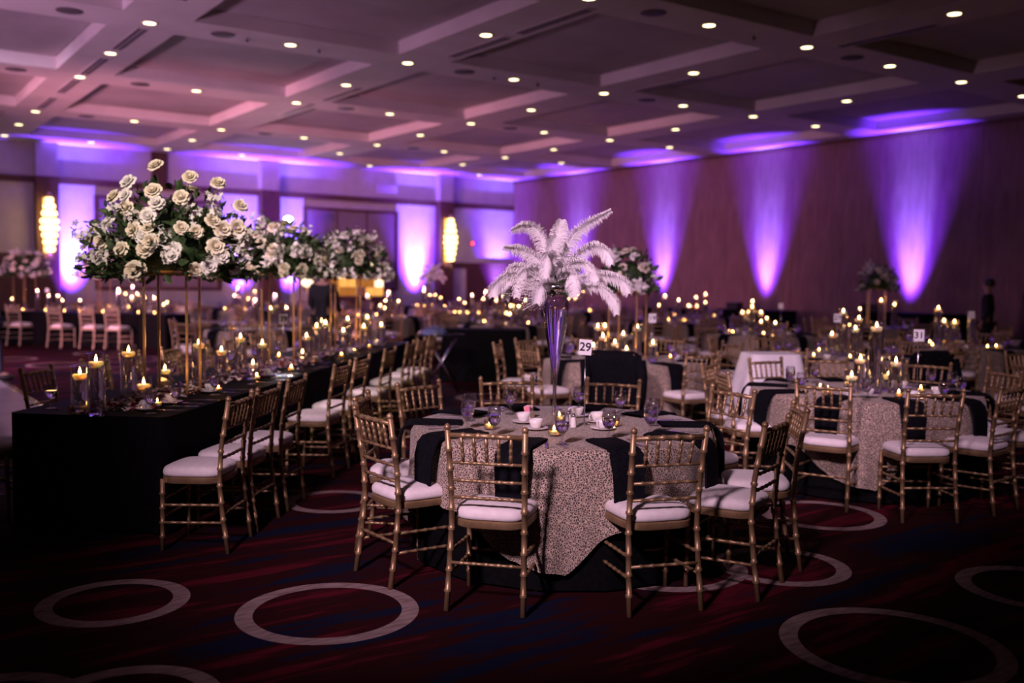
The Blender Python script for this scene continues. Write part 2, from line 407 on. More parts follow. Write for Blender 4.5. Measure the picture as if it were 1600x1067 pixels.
# ceiling: beams on a 4.0 x 4.5 m grid with shallow coffers
BX = [-8.4, -4.4, -0.4, 3.6, 7.6, 11.6, 15.6, 19.6]
BY = [-8.72 + 4.5 * k for k in range(9)]       # ... 4.78, 9.28, 13.78, 18.28, 22.78, 27.28
HB = 0.45; CD = 0.20
ce = struct(link('ceiling', MB().box(((X0 + X1) / 2, (Y0 + Y1) / 2, ZC + .40), (X1 - X0 + .4, Y1 - Y0 + .4, .1)).mesh('ceiling_slab', CEILB, False)))
ce['label'] = 'coffered ceiling of painted beams and recessed panels'
def clampi(a, b, lo, hi): return max(a, lo), min(b, hi)
for x in BX:
    a, b = clampi(x - HB, x + HB, X0, X1)
    if b - a > .02:
        link('long_beam', MB().box(((a + b) / 2, (Y0 + Y1) / 2, ZC + .175), (b - a, Y1 - Y0, .35)).mesh('beam', CEILB, False), ce)
for y in BY:
    for i in range(len(BX) - 1):
        a, b = BX[i] + HB, BX[i + 1] - HB
        c, d = clampi(y - HB, y + HB, Y0, Y1)
        if y > 27: d = Y1
        if d - c > .02:
            link('cross_beam', MB().box(((a + b) / 2, (c + d) / 2, ZC + .176), (b - a, d - c, .348)).mesh('beam', CEILB, False), ce)
for i in range(len(BX) - 1):
    a, b = BX[i] + HB, BX[i + 1] - HB
    ys = [Y0 - HB] + BY + [99]
    for j in range(len(BY) - 1):
        c, d = max(BY[j] + HB, Y0), BY[j + 1] - HB
        if d - c < .1 or d < Y0: continue
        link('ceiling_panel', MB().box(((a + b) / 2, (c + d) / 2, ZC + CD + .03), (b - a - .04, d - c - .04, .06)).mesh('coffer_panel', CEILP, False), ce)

# recessed downlights, ceiling speakers, slots
ring = MB().lathe([(.082, -.001), (.105, -.006), (.112, -.001), (.112, .004), (.08, .004)], 20).mesh('trim_ring', CEILB)
lens = MB().lathe([(0.0001, -.003), (.08, -.0025), (.08, .002), (.0001, .002)], 20).mesh('lens', DOWNL)
def downlight(x, y):
    make('downlight', [('trim_ring', ring), ('lens', lens)], 'small round recessed ceiling downlight glowing warm white on a ceiling beam', 'ceiling light', (x, y, ZC - .003), 0, 'recessed downlights in the ceiling beams')
for x in (3.6, 7.55, 11.6, 15.6):
    for k in range(10):
        y = 7.03 + 2.25 * k
        if x == 3.6 and abs(y - 20.5) < .3: continue
        if x == 7.55 and abs(y - 20.5) < .3: continue
        if y > 25.5 and x > 8: continue
        downlight(x, y)
for x in (5.6, 9.6, 13.6, 17.6):
    for y in (9.28, 13.78, 18.28, 22.78, 27.2): downlight(x, y)
spk = MB().lathe([(.0001, -.006), (.15, -.008), (.165, -.004), (.165, .003), (.0001, .003)], 24).mesh('speaker_grille', GRILLE)
for x in (2.6, 4.6, 8.6, 12.65):
    for y in (9.28, 13.78, 18.28, 22.75):
        make('ceiling_speaker', spk, 'round flush ceiling speaker grille on a ceiling cross beam', 'ceiling speaker', (x, y, ZC - .003), 0, 'ceiling speakers')
slot = MB().box((0, 0, -.002), (.05, 1.5, .008)).mesh('slot', GRILLE, False)
slotf = MB().box((0, 0, 0), (.16, 1.6, .006)).mesh('slot_frame', CEILB, False)
for x, ys in ((3.6, (11.6, 14.9, 17.2, 19.3, 21.5)), (7.85, (10.4, 12.2, 16.9, 19.0)), (11.9, (8.2, 12.5))):
    for y in ys:
        make('slot_diffuser', [('frame', slotf), ('slot', slot, (-.035, 0, -.003)), ('slot', slot, (.04, 0, -.003))], 'long narrow dark air slot set in a ceiling beam', 'air vent', (x + .0, y, ZC - .004), 0, 'air slots in the ceiling beams')
sph = MB().lathe([(.0001, -.05), (.012, -.05), (.03, -.035), (.012, -.03), (.01, 0)], 10).mesh('sprinkler', BLKMETAL)
for x, y in ((4.95, 13.78), (6.05, 13.78), (9.2, 13.78), (10.1, 13.78), (10.5, 9.3)):
    make('sprinkler_head', sph, 'tiny dark sprinkler head hanging under a ceiling cross beam', 'sprinkler', (x, y, ZC), 0, 'sprinkler heads')

# back wall joinery
YW = Y1
def wbox(name, x0, x1, z0, z1, th, mt, parent=None, y=None):
    yy = YW if y is None else y
    return link(name, MB().box(((x0 + x1) / 2, yy - th / 2, (z0 + z1) / 2), (x1 - x0, th, z1 - z0)).mesh(name, mt, False), parent)
PIL = [(-1.6, -1.05), (4.38, 4.93), (10.42, 11.0), (16.52, 17.05)]
n = 2
for a, b in PIL:
    t = struct(link('trim_%d' % n, None)); n += 1
    wbox('pilaster_base', a, b, 0, 4.12, .34, WOOD, t)
    wbox('pilaster_head', a + .01, b - .01, 4.12, ZC, .30, WALLP, t)
segs = [(X0, -1.6), (-1.05, 4.38), (4.93, 10.42), (11.0, 16.52), (17.05, X1)]
for a, b in segs:
    struct(wbox('trim_%d' % n, a, b, 3.96, 4.13, .06, WOOD)); n += 1
    struct(wbox('trim_%d' % n, a, b, 1.92 if (a > 17 or a < 4) else .55, 2.12 if (a > 17 or a < 4) else .66, .05, WOOD)); n += 1
struct(wbox('trim_%d' % n, 7.36, 7.78, 4.13, ZC, .08, WOOD)); n += 1
for a, b in ((17.95, X1), (1.2, 4.38)):
    struct(wbox('trim_%d' % n, a, b, 0, 1.92, .03, WOOD)); n += 1
def wall_frame(k, a, b, z0, z1, cols):
    t = struct(link('window_%d' % k, None))
    f = .09
    wbox('frame_head', a, b, z1 - f, z1, .07, WOOD, t); wbox('frame_sill', a, b, z0, z0 + f, .07, WOOD, t)
    wbox('frame_jamb', a, a + f, z0 + f, z1 - f, .07, WOOD, t); wbox('frame_jamb', b - f, b, z0 + f, z1 - f, .07, WOOD, t)
    w = (b - a - 2 * f) / cols
    for i in range(cols):
        wbox('panel', a + f + i * w + .015, a + f + (i + 1) * w - .015, z0 + f, z1 - f, .04, TAUPE, t)
        if i: wbox('mullion', a + f + i * w - .015, a + f + i * w + .015, z0 + f, z1 - f, .055, WOOD, t)
wall_frame(1, 5.85, 9.3, 1.15, 3.72, 2)
wall_frame(2, 11.85, 15.1, 1.15, 3.72, 3)
t = struct(link('door_1', None))
wbox('door_leaf', 17.12, 17.72, 0, 1.9, .05, DOORW, t); wbox('door_jamb', 17.72, 17.92, 0, 1.92, .08, WOOD, t)
ex = make('exit_lamp', [('box', MB().box((0, 0, 0), (.14, .06, .14)).mesh('exit_box', pmat('red_plastic', (.35, .01, .02), .4), False)), ('lens', MB().lathe([(.0001, -.02), (.05, -.02), (.05, .02), (.0001, .02)], 14).mesh('exit_lens', REDL), (0, -.025, 0), (PI / 2, 0, 0))],
          'small glowing red lamp on the back wall above the dark panelling', 'alarm light', (17.95, YW - .05, 2.78))
make('wall_vent', MB().box((0, 0, 0), (.75, .04, .28)).mesh('wall_vent', WALLP, False), 'flat pale grille high on the back wall near the ceiling', 'vent', (14.7, YW - .03, 4.42))

# sconces of stacked lit glass discs
tiers = [(.10, 1.50), (.145, 1.34), (.185, 1.16), (.225, .96), (.225, .78), (.19, .60), (.165, .42), (.125, .24)]
def sconce(x, label):
    y = YW - .36
    ps = [('backplate', MB().box((0, .0, .85), (.24, .03, 1.62)).mesh('sconce_backplate', BRASS, False), (0, 0, 0)),
          ('top_cap', MB().lathe([(.05, 1.58), (.07, 1.62), (.05, 1.72), (.02, 1.76), (.0001, 1.77)], 16).mesh('sconce_cap', BRASS), (0, -.20, 0)),
          ('rod', MB().tube([(0, -.20, .1), (0, -.20, 1.6)], .012, 8).mesh('sconce_rod', BRASS)),
          ('crystal_drop', MB().lathe([(.0001, 0), (.04, .04), (.07, .10), (.05, .14), (.0001, .15)], 12).mesh('sconce_drop', GLASS), (0, -.20, 0)),
          ('bracket', MB().box((0, -.1, 1.6), (.03, .2, .02)).mesh('sconce_bracket', BRASS, False))]
    for r, z in tiers:
        h = .145
        ps.append(('glass_tier', MB().lathe([(.02, z - .01), (r * .82, z), (r, z + h * .3), (r, z + h * .6), (r * .8, z + h * .9), (.02, z + h * .93)], 20).mesh('sconce_tier', SCONCE), (0, -.20, 0)))
    return make('wall_sconce', ps, label, 'wall lamp', (x, y, 1.92))
sconce(4.65, 'tall glowing stacked-glass sconce on the pillar above the far black table')
sconce(16.79, 'tall glowing stacked-glass sconce on the wooden pillar beside the pale door')

# violet uplights standing on the floor along the walls
ucan = MB().lathe([(.09, 0), (.10, .02), (.10, .20), (.085, .22), (.085, .19), (.0001, .19)], 18).mesh('uplight_can', BLKMETAL)
ulens = MB().lathe([(.0001, .192), (.08, .192), (.08, .196), (.0001, .197)], 18).mesh('uplight_lens', UPL)
uyoke = MB().box((0, 0, .012), (.26, .12, .024)).box((-.12, 0, .1), (.015, .04, .2)).box((.12, 0, .1), (.015, .04, .2)).mesh('uplight_yoke', BLKMETAL, False)
def uplight(x, y, tx, ty, power, size, label, grp):
    make('uplight', [('can', ucan), ('lens', ulens), ('yoke', uyoke)], label, 'uplight', (x, y, 0.002), 0, grp)
    lamp('SPOT', 'uplight_beam', (x, y, .26), (0.15, 0.03, 1.0), power * 10.0, (tx, ty, 5.0), size, 1.0, .05)
    lamp('SPOT', 'uplight_core', (x, y, .26), (0.22, 0.20, 1.0), power * 9.0, (tx, ty, 3.2), size * .6, 1.0, .05)
for y in (24.5, 20.6, 16.8, 12.7):
    uplight(X1 - .50, y, X1 + .15, y, 720, 40, 'black floor uplight throwing a violet beam up the brown right wall', 'uplights along the brown wall')
for x, pw in ((5.25, 700), (9.9, 700), (11.4, 700), (15.75, 800), (19.0, 500)):
    uplight(x, YW - .55, x, YW + .1, pw, 52, 'black floor uplight throwing a violet beam up the pale back wall', 'uplights along the pale wall')

# ------------------------------------------------------------------ gold bamboo-style chair
def chair_parts(gold):
    P = []
    for s in (-1, 1):
        m = MB().bamboo([(s * .182, .165, 0), (s * .182, .160, .43)], .0125, .095, 8, r2=.0155)
        P.append(('front_leg', m.mesh('front_leg', gold)))
        m = MB().bamboo([(s * .192, -.238, 0), (s * .187, -.205, .22), (s * .183, -.185, .42), (s * .184, -.197, .62), (s * .192, -.245, .90)], .0150, .105, 8)
        m.lathe([(.009, .895), (.018, .905), (.018, .916), (.010, .926), (.0001, .932)], 8, (s * .192, -.247, 0))
        P.append(('rear_leg', m.mesh('rear_leg', gold)))
    P.append(('top_rail', MB().bamboo([(-.188, -.240, .872), (0, -.250, .875), (.188, -.240, .872)], .0125, .075, 8).mesh('top_rail', gold)))
    for z, y in ((.735, -.214), (.645, -.202), (.560, -.194)):
        P.append(('back_rail', MB().bamboo([(-.184, y, z), (0, y - .006, z), (.184, y, z)], .0085, .06, 6).mesh('back_rail', gold)))
    for k in range(5):
        x = -.118 + k * .059
        P.append(('spindle', MB().bamboo([(x * 1.05, -.245, .868), (x, -.217, .738)], .0085, .034, 6).mesh('spindle', gold)))
    # seat frame + cushion
    def outline(sc, n=28):
        out = []
        for k in range(n):
            a = 2 * PI * k / n
            c, s_ = math.cos(a), math.sin(a)
            e = 2 / 4.2
            x = math.copysign(abs(c) ** e, c); y = math.copysign(abs(s_) ** e, s_)
            w = .192 + .012 * y
            out.append((x * w * sc, y * .187 * sc))
        return out
    def stack(levels):
        vs = []; fs = []; n = 28
        for sc, z in levels:
            vs += [(x, y, z) for x, y in outline(sc, n)]
        for i in range(len(levels) - 1):
            for k in range(n):
                k2 = (k + 1) % n
                fs.append((i * n + k, i * n + k2, (i + 1) * n + k2, (i + 1) * n + k))
        fs.append(tuple(range(n - 1, -1, -1))); fs.append(tuple((len(levels) - 1) * n + k for k in range(n)))
        return MB().add(vs, fs)
    P.append(('seat_frame', stack([(.98, .405), (1.0, .41), (1.0, .438), (.96, .444)]).mesh('seat_frame', gold, True, angle=40)))
    P.append(('cushion', stack([(.93, .4445), (.985, .450), (1.0, .463), (.99, .480), (.94, .494), (.80, .504), (.55, .510), (.25, .513), (.02, .514)]).mesh('cushion', CUSH)))
    for z in (.17, .275):
        for s in (-1, 1):
            P.append(('side_stretcher', MB().bamboo([(s * .184, .163, z), (s * .187, -.205, z + .01)], .0085, .062, 6).mesh('side_stretcher', gold)))
        P.append(('front_stretcher', MB().bamboo([(-.182, .162, z + .035), (.182, .162, z + .035)], .0085, .062, 6).mesh('front_stretcher', gold)))
    P.append(('rear_stretcher', MB().bamboo([(-.187, -.208, .235), (.187, -.208, .235)], .0085, .062, 6).mesh('rear_stretcher', gold)))
    return P
CHAIR = chair_parts(GOLD)
def far_chair_mesh(gold):
    m = MB()
    for s in (-1, 1):
        m.tube([(s * .182, .165, 0), (s * .182, .160, .43)], [.0125, .0155], 6)
        m.tube([(s * .192, -.238, 0), (s * .187, -.205, .22), (s * .183, -.185, .42), (s * .184, -.197, .62), (s * .192, -.245, .92)], .0155, 6)
    m.tube([(-.188, -.243, .872), (.188, -.243, .872)], .0135, 6)
    for z, y in ((.735, -.214), (.645, -.202), (.560, -.194)): m.tube([(-.184, y, z), (.184, y, z)], .0095, 5)
    for k in range(5):
        x = -.118 + k * .059
        m.tube([(x * 1.05, -.245, .868), (x, -.217, .738)], .0095, 5)
    for z in (.17, .275):
        for s in (-1, 1): m.tube([(s * .184, .163, z), (s * .187, -.205, z)], .009, 5)
        m.tube([(-.182, .162, z), (.182, .162, z)], .009, 5)
    m.box((0, -.005, .424), (.39, .37, .035))
    m.mi = 1
    lv = [(.93, .444), (1.0, .463), (.94, .494), (.6, .510), (.02, .514)]
    n_ = 16; vs = []; fs = []
    for sc, z in lv:
        for k in range(n_):
            a = 2 * PI * k / n_; c, s_ = math.cos(a), math.sin(a)
            vs.append((math.copysign(abs(c) ** .5, c) * .195 * sc, math.copysign(abs(s_) ** .5, s_) * .187 * sc, z))
    for i in range(len(lv) - 1):
        for k in range(n_):
            k2 = (k + 1) % n_; fs.append((i * n_ + k, i * n_ + k2, (i + 1) * n_ + k2, (i + 1) * n_ + k))
    fs.append(tuple((len(lv) - 1) * n_ + k for k in range(n_)))
    m.add(vs, fs)
    return m.mesh('far_chair', [gold, CUSH], True, angle=50)
FARCHAIR = far_chair_mesh(GOLD)
FARCHAIR_PALE = far_chair_mesh(SILV)
ALLCH = []
def chair(rear, face_deg, label, group, far=False, pale=False):
    """rear: floor midpoint between the rear feet; face_deg: direction the sitter looks"""
    a = math.radians(face_deg)
    x, y = rear[0] + .238 * math.cos(a), rear[1] + .238 * math.sin(a)
    # keep chairs clear of each other
    ALLCH.append((x, y))
    if far:
        return make('bamboo_chair', FARCHAIR_PALE if pale else FARCHAIR, label, 'chair', (x, y, .002), a - PI / 2, group)
    return make('bamboo_chair', CHAIR, label, 'chair', (x, y, .002), a - PI / 2, group)

# ------------------------------------------------------------------ round tables, cloths
RT = .885; HT = .74
ttop = MB().lathe([(.0001, .70), (RT - .02, .70), (RT - .005, .705), (RT - .005, .735), (RT - .02, HT), (.0001, HT)], 48).mesh('tabletop', WOOD, True, angle=40)
tleg = MB().tube([(0, 0, 0), (0, 0, .70)], .018, 8).mesh('table_leg', BLKMETAL)
TABLE = [('tabletop', ttop)] + [('leg', tleg, (sx * .45, sy * .35, 0)) for sx in (-1, 1) for sy in (-1, 1)]
def undercloth(R, H, seg=96):
    m = MB(); lv = []
    prof = [(0.0, H), (.5, H), (.93, H), (1.0, H - .004)]
    vs = []; fs = []
    N = seg
    rows = []
    for f, z in prof: rows.append([(f * R, z, 0)] * N)
    rows = [[(f * R * math.cos(2 * PI * k / N), f * R * math.sin(2 * PI * k / N), z) for k in range(N)] for f, z in prof]
    for q in range(1, 8):
        t_ = q / 7
        row = []
        for k in range(N):
            a = 2 * PI * k / N
            rr = R + .002 + .002 * t_ + .008 * t_ * math.sin(14 * a + .6 * math.sin(3 * a))
            row.append((rr * math.cos(a), rr * math.sin(a), H - .004 - t_ * (H - .02)))
        rows.append(row)
    for row in rows: vs += row
    for i in range(len(rows) - 1):
        for k in range(N):
            k2 = (k + 1) % N
            fs.append((i * N + k, (i + 1) * N + k, (i + 1) * N + k2, i * N + k2))
    return m.add(vs, fs)
UNDER = undercloth(RT, HT + .005).mesh('undercloth', BLACK)
def overlay(R, H, side, N=240, seed=1):
    """square cloth laid over a round top, one corner pointing along +x"""
    rnd = random.Random(seed)
    hd = side / math.sqrt(2)
    nin = 5; nout = 14
    rows = [[] for _ in range(nin + nout + 1)]; uvr = [[] for _ in rows]
    for k in range(N):
        a = 2 * PI * k / N
        ca, sa = math.cos(a), math.sin(a)
        rmax = min(hd / (abs(ca) + abs(sa)), R + .62 + .03 * math.sin(9 * a))
        # position inside the quarter: 0 at corners, 1 mid edge
        q = abs(((a / (PI / 2) + .5) % 1.0) - .5) * 2
        for i in range(nin + 1):
            r = R * i / nin
            rows[i].append((r * ca, r * sa, H + .003 * math.sin(7 * a + i) * (i / nin) * .6))
            uvr[i].append((r * ca, r * sa))
        ex = max(.02, rmax - R)
        for j in range(1, nout + 1):
            d = ex * j / nout
            t_ = min(1.0, d / .55)
            fold = math.sin(16 * a + 1.3 * math.sin(4 * a + seed)) * .040 * t_ + math.sin(28 * a + seed) * .012 * t_
            rr = R + .018 + .030 * t_ + max(-.012 * t_, fold * .8)
            z = H - d + .02 * (1 - math.exp(-d * 20)) * .0
            if d < .03: rr = R + .018 * d / .03; z = H - d * .6
            wig = .012 * math.sin(22 * a) * t_
            rows[nin + j].append((rr * ca, rr * sa, max(.012, z + wig)))
            r = R + d
            uvr[nin + j].append((r * ca, r * sa))
    vs = []; uv = []
    for row, u_ in zip(rows, uvr): vs += row; uv += u_
    fs = []
    for i in range(len(rows) - 1):
        for k in range(N):
            k2 = (k + 1) % N
            fs.append((i * N + k, (i + 1) * N + k, (i + 1) * N + k2, i * N + k2))
    m = MB().add(vs, fs)
    return m.mesh('lace_overlay', LACE, True, uv)
OVER = overlay(RT + .004, HT + .0125, 2.45)
OVERFAR = overlay(RT + .004, HT + .0125, 2.45, 120, 3)
TT = HT + .016        # height on which things stand on lace tables
def napkin_mesh(seed):
    """strip lying on the table edge at +x and hanging down, width along y"""
    rnd = random.Random(seed)
    path = [(.60, TT + .010), (.70, TT + .011), (.80, TT + .011), (.885, TT + .011), (.930, TT + .004), (.962, TT - .03), (.985, TT - .10), (.990, TT - .18), (.992, TT - .26), (.994, TT - .33)]
    vs = []; fs = []; nw = 5
    for i, (r, z) in enumerate(path):
        for lay in (0, 1):
            for j in range(nw):
                y = (-.5 + j / (nw - 1)) * (.175 - .015 * (i > 4) * math.sin(i))
                off = .006 * math.sin(j * 1.9 + i * .5 + seed)
                if lay:
                    if z > TT - .02: vs.append((r, y, z - .010))
                    else: vs.append((r - .014, y, z))
                else: vs.append((r + (off if i > 4 else 0), y, z + (abs(off) if i <= 4 else 0)))
    w2 = nw * 2
    for i in range(len(path) - 1):
        for j in range(nw - 1):
            a = i * w2 + j; fs.append((a, a + w2, a + w2 + 1, a + 1))
            b = i * w2 + nw + j; fs.append((b, b + 1, b + w2 + 1, b + w2))
        a = i * w2; fs.append((a, a + nw, a + nw + w2, a + w2))
        a = i * w2 + nw - 1; fs.append((a, a + w2, a + nw + w2, a + nw))
    return MB().add(vs, fs).mesh('napkin', NAP, True, angle=60)
NAPK = [napkin_mesh(s) for s in range(4)]

# ------------------------------------------------------------------ tableware
gob = MB().lathe([(.0001, 0), (.034, .0005), (.034, .003), (.012, .008), (.0065, .014), (.007, .024), (.011, .030), (.007, .036), (.008, .050), (.022, .062), (.034, .080), (.040, .105), (.0395, .128), (.034, .165), (.0332, .165), (.0385, .128), (.039, .105), (.033, .081), (.021, .063), (.0001, .055)], 20).mesh('goblet_glass', GLASS)
gobw = MB().lathe([(.0001, .0565), (.020, .064), (.032, .082), (.0375, .105), (.0378, .118), (.0001, .118)], 18).mesh('goblet_water', WATER, True, angle=50)
GOBLET = [('glass', gob), ('water', gobw)]
cupm = MB().lathe([(.0001, .012), (.020, .012), (.024, .014), (.038, .040), (.043, .064), (.041, .064), (.036, .040), (.02, .018), (.0001, .018)], 20).mesh('cup_bowl', CHINA)
handm = MB().tube([(.040 + .018 * math.sin(t_), 0, .040 - .017 * math.cos(t_)) for t_ in [0.2 + i * .34 for i in range(9)]], .0035, 6).mesh('cup_handle', CHINA)
saucm = MB().lathe([(.0001, .0), (.045, .0), (.072, .010), (.076, .013), (.072, .013), (.044, .006), (.0001, .006)], 28).mesh('saucer', CHINA)
CUP = [('bowl', cupm), ('handle', handm)]
vglass = MB().lathe([(.0001, 0), (.030, 0), (.033, .004), (.035, .055), (.0335, .055), (.0315, .006), (.0001, .006)], 18).mesh('votive_glass', AMBGLASS)
vwax = MB().lathe([(.0001, .0065), (.030, .0065), (.0305, .028), (.0001, .029)], 14).mesh('votive_wax', WAX, True, angle=50)
def flame_mesh(r, h, z): return MB().lathe([(.0001, z), (r, z + h * .28), (r * .75, z + h * .55), (.0001, z + h)], 7).mesh('flame', FLAME)
vflame = flame_mesh(.0072, .028, .031)
wick = MB().tube([(0, 0, 0), (0, 0, .010)], .0012, 5).mesh('wick', WICK)
VOTIVE = [('glass', vglass), ('wax', vwax, None, None, [('wick', wick, (0, 0, .026))]), ('flame', vflame)]
VLOC = []
def votive(x, y, z, label, group): make('votive_candle', VOTIVE, label, 'candle', (x, y, z), 0, group)
def cyl_parts(h):
    r = .054
    g = MB().lathe([(.0001, 0), (r, 0), (r + .001, .004), (r + .001, h), (r - .002, h), (r - .002, .012), (.0001, .012)], 24).mesh('vase_glass', GLASS, True, angle=40)
    w = MB().lathe([(.0001, .0125), (r - .0025, .0125), (r - .0025, h - .085), (.0001, h - .085)], 24).mesh('vase_water', WATER, True, angle=40)
    return [('glass', g), ('water', w)]
CYL = {h: cyl_parts(h) for h in (.18, .24, .30, .39, .50, .58)}
fwax = MB().lathe([(.0001, -.010), (.028, -.008), (.045, .010), (.0465, .022), (.040, .030), (.024, .025), (.0001, .023)], 20).mesh('float_wax', WAX, True, angle=50)
fflame = flame_mesh(.0088, .042, .028)
FLOAT = [('wax', fwax, None, None, [('wick', wick, (0, 0, .022))]), ('flame', fflame)]
def cylinder(x, y, z, h, where, group):
    make('cylinder_vase', CYL[h], '%s clear glass cylinder vase of water %s' % ('tall' if h > .36 else ('short' if h < .2 else 'medium-height'), where), 'vase', (x, y, z), random.random() * 6, group + (' (tall)' if h > .36 else (' (short)' if h < .2 else ' (medium)')))
    make('floating_candle', FLOAT, 'lit candle floating in a %s vase %s' % ('tall' if h > .36 else ('short' if h < .2 else 'medium-height'), where), 'candle', (x, y, z + h - .082), 0, 'floating candles ' + where + (' (tall)' if h > .36 else (' (short)' if h < .2 else ' (medium)')))

fork = MB().box((0, -.02, .0015), (.008, .13, .003)).box((0, .055, .0015), (.022, .03, .003))
for k in range(4): fork.box((-.009 + .006 * k, .088, .0015), (.003, .04, .003))
FORK = fork.mesh('fork', STEEL, False)
KNIFE = MB().box((0, -.06, .002), (.012, .09, .005)).add([(-.006, -.015, .0005), (.009, -.015, .0005), (.009, .08, .0005), (.002, .115, .0005), (-.006, .115, .0005), (-.006, -.015, .003), (.009, -.015, .002), (.009, .08, .002), (.002, .115, .002), (-.006, .115, .003)],
     [(4, 3, 2, 1, 0), (5, 6, 7, 8, 9), (0, 1, 6, 5), (1, 2, 7, 6), (2, 3, 8, 7), (3, 4, 9, 8), (4, 0, 5, 9)]).mesh('knife', STEEL, False)

# number cards
def text_mesh(txt, size):
    c = bpy.data.curves.new('digits', 'FONT'); c.body = txt; c.size = size; c.extrude = .0006; c.align_x = 'CENTER'; c.align_y = 'CENTER'
    c.offset = 0.0012
    ob = bpy.data.objects.new('digits_tmp', c); COL.objects.link(ob)
    dg = bpy.context.evaluated_depsgraph_get()
    me = bpy.data.meshes.new_from_object(ob.evaluated_get(dg)); bpy.data.objects.remove(ob)
    me.materials.clear(); me.materials.append(INK)
    return me
stemm = MB().tube([(0, 0, .008), (0, 0, .43)], .0032, 8).mesh('sign_stem', STEEL)
baseS = MB().lathe([(.0001, 0), (.036, 0), (.036, .004), (.008, .009), (.0001, .010)], 18).mesh('sign_base', STEEL, True, angle=40)
cardm = MB().box((0, 0, 0), (.078, .003, .094)).mesh('sign_card', CARD, False)
def sign(x, y, z, txt, rz, label, tilt=0.0):
    sub = []
    if txt: sub = [('digits', text_mesh(txt, .072), (0, -.0021, 0), (PI / 2, 0, 0))]
    return make('table_number', [('base', baseS), ('stem', stemm), ('card', cardm, (0, -.005, .468), (0, tilt, 0), sub)], label, 'table number', (x, y, z), rz)
def facing(x, y, extra=0.0):   # rotation that turns a card's front (-y) towards a point behind the hall's entrance side
    return math.atan2(-y, -x) + PI / 2 + extra

# ------------------------------------------------------------------ flowers
def petal_patch(m, r0, ang, length, width, tilt, curl, nx=4, ny=4):
    vs = []; fs = []
    for j in range(ny + 1):
        t_ = j / ny
        w = width * (math.sin(PI * (.18 + .68 * t_)) ** .7)
        ti = tilt + curl * t_
        rad = r0 + length * t_ * math.sin(ti); z = length * t_ * math.cos(ti)
        for i in range(nx + 1):
            s_ = -1 + 2 * i / nx
            rr = rad - .35 * width * (s_ * s_) * .0 + .0
            lx = rr * math.cos(s_ * w / max(rr, .012)) if rr > .004 else rr
            ly = s_ * w
            zz = z - .1 * width * s_ * s_
            vs.append((lx * math.cos(ang) - ly * math.sin(ang), lx * math.sin(ang) + ly * math.cos(ang), zz))
    for j in range(ny):
        for i in range(nx):
            a = j * (nx + 1) + i
            fs.append((a, a + 1, a + nx + 2, a + nx + 1))
    m.add(vs, fs)
def rose_mesh(seed, open_=1.0, mt=None):
    rnd = random.Random(seed); m = MB()
    m.lathe([(.0001, 0), (.012, .004), (.014, .022), (.008, .034), (.0001, .036)], 8)
    for n_, r0, L_, W_, ti, cu in ((3, .004, .034, .014, -.12, .0), (4, .009, .038, .020, .0, .12), (5, .014, .041, .024, .16 * open_, .30), (6, .018, .042, .027, .38 * open_, .55), (7, .019, .041, .028, .72 * open_, .85)):
        a0 = rnd.random() * 6
        for k in range(n_):
            petal_patch(m, r0, a0 + 2 * PI * k / n_ + rnd.uniform(-.1, .1), L_ * rnd.uniform(.92, 1.08), W_, ti + rnd.uniform(-.06, .06), cu, 4, 3)
    return m.mesh('rose', mt or PETAL)
ROSES = [rose_mesh(1), rose_mesh(2, .85), rose_mesh(3, 1.1, PETALW), rose_mesh(4, .6)]
def spray_mesh(seed):
    rnd = random.Random(seed); m = MB()
    for k in range(13):
        c = Vector((rnd.gauss(0, .026), rnd.gauss(0, .026), k * .009 - .03))
        d = Vector((rnd.uniform(-1, 1), rnd.uniform(-1, 1), rnd.uniform(-.2, 1))).normalized()
        a = d.orthogonal().normalized(); b = d.cross(a)
        for q in range(5):
            w = 2 * PI * q / 5 + rnd.random() * .3
            e = a * math.cos(w) + b * math.sin(w); f = d.cross(e)
            p0 = c; p1 = c + e * .012 + f * .008 + d * .004; p2 = c + e * .024 + d * .003; p3 = c + e * .012 - f * .008 + d * .004
            m.add([p0, p1, p2, p3], [(0, 1, 2, 3)])
    return m.mesh('blossom_spray', PETALW)
SPRAYS = [spray_mesh(k) for k in range(3)]
def foliage_mesh(seed, rx, ry, z0, z1, n_, droop=0.1, ls=1.0, shell=0.55):
    rnd = random.Random(seed); m = MB()
    for k in range(n_):
        a = rnd.random() * 2 * PI; e = rnd.uniform(-.35, 1.0); rr = rnd.uniform(shell, 1.08)
        ce_ = math.sqrt(max(0, 1 - min(1, abs(e)) ** 2))
        p = Vector((rx * rr * ce_ * math.cos(a), ry * rr * ce_ * math.sin(a), z0 + max(0, e) * (z1 - z0) * rr + min(0, e) * (z1 - z0) * .35))
        out = Vector((math.cos(a) * ce_, math.sin(a) * ce_, e * .9 + rnd.uniform(-.6, .5))).normalized()
        out = (out + Vector((rnd.uniform(-.7, .7), rnd.uniform(-.7, .7), rnd.uniform(-.5, .5)))).normalized()
        sd = out.cross(Vector((rnd.uniform(-1, 1), rnd.uniform(-1, 1), rnd.uniform(-.3, 1)))).normalized()
        nrm = out.cross(sd)
        L_ = rnd.uniform(.055, .10) * ls; W_ = L_ * rnd.uniform(.20, .30)
        m.add([p, p + out * L_ * .35 + sd * W_ + nrm * .004, p + out * L_ * .35 - nrm * .006, p + out * L_ * .35 - sd * W_ + nrm * .004,
               p + out * L_ * .72 + sd * W_ * .7 - nrm * .004, p + out * L_ * .72 - nrm * .012, p + out * L_ * .72 - sd * W_ * .7 - nrm * .004, p + out * L_ - nrm * .02],
              [(0, 1, 2), (0, 2, 3), (1, 4, 5, 2), (2, 5, 6, 3), (4, 7, 5), (5, 7, 6)])
    return m.mesh('foliage', GREEN)
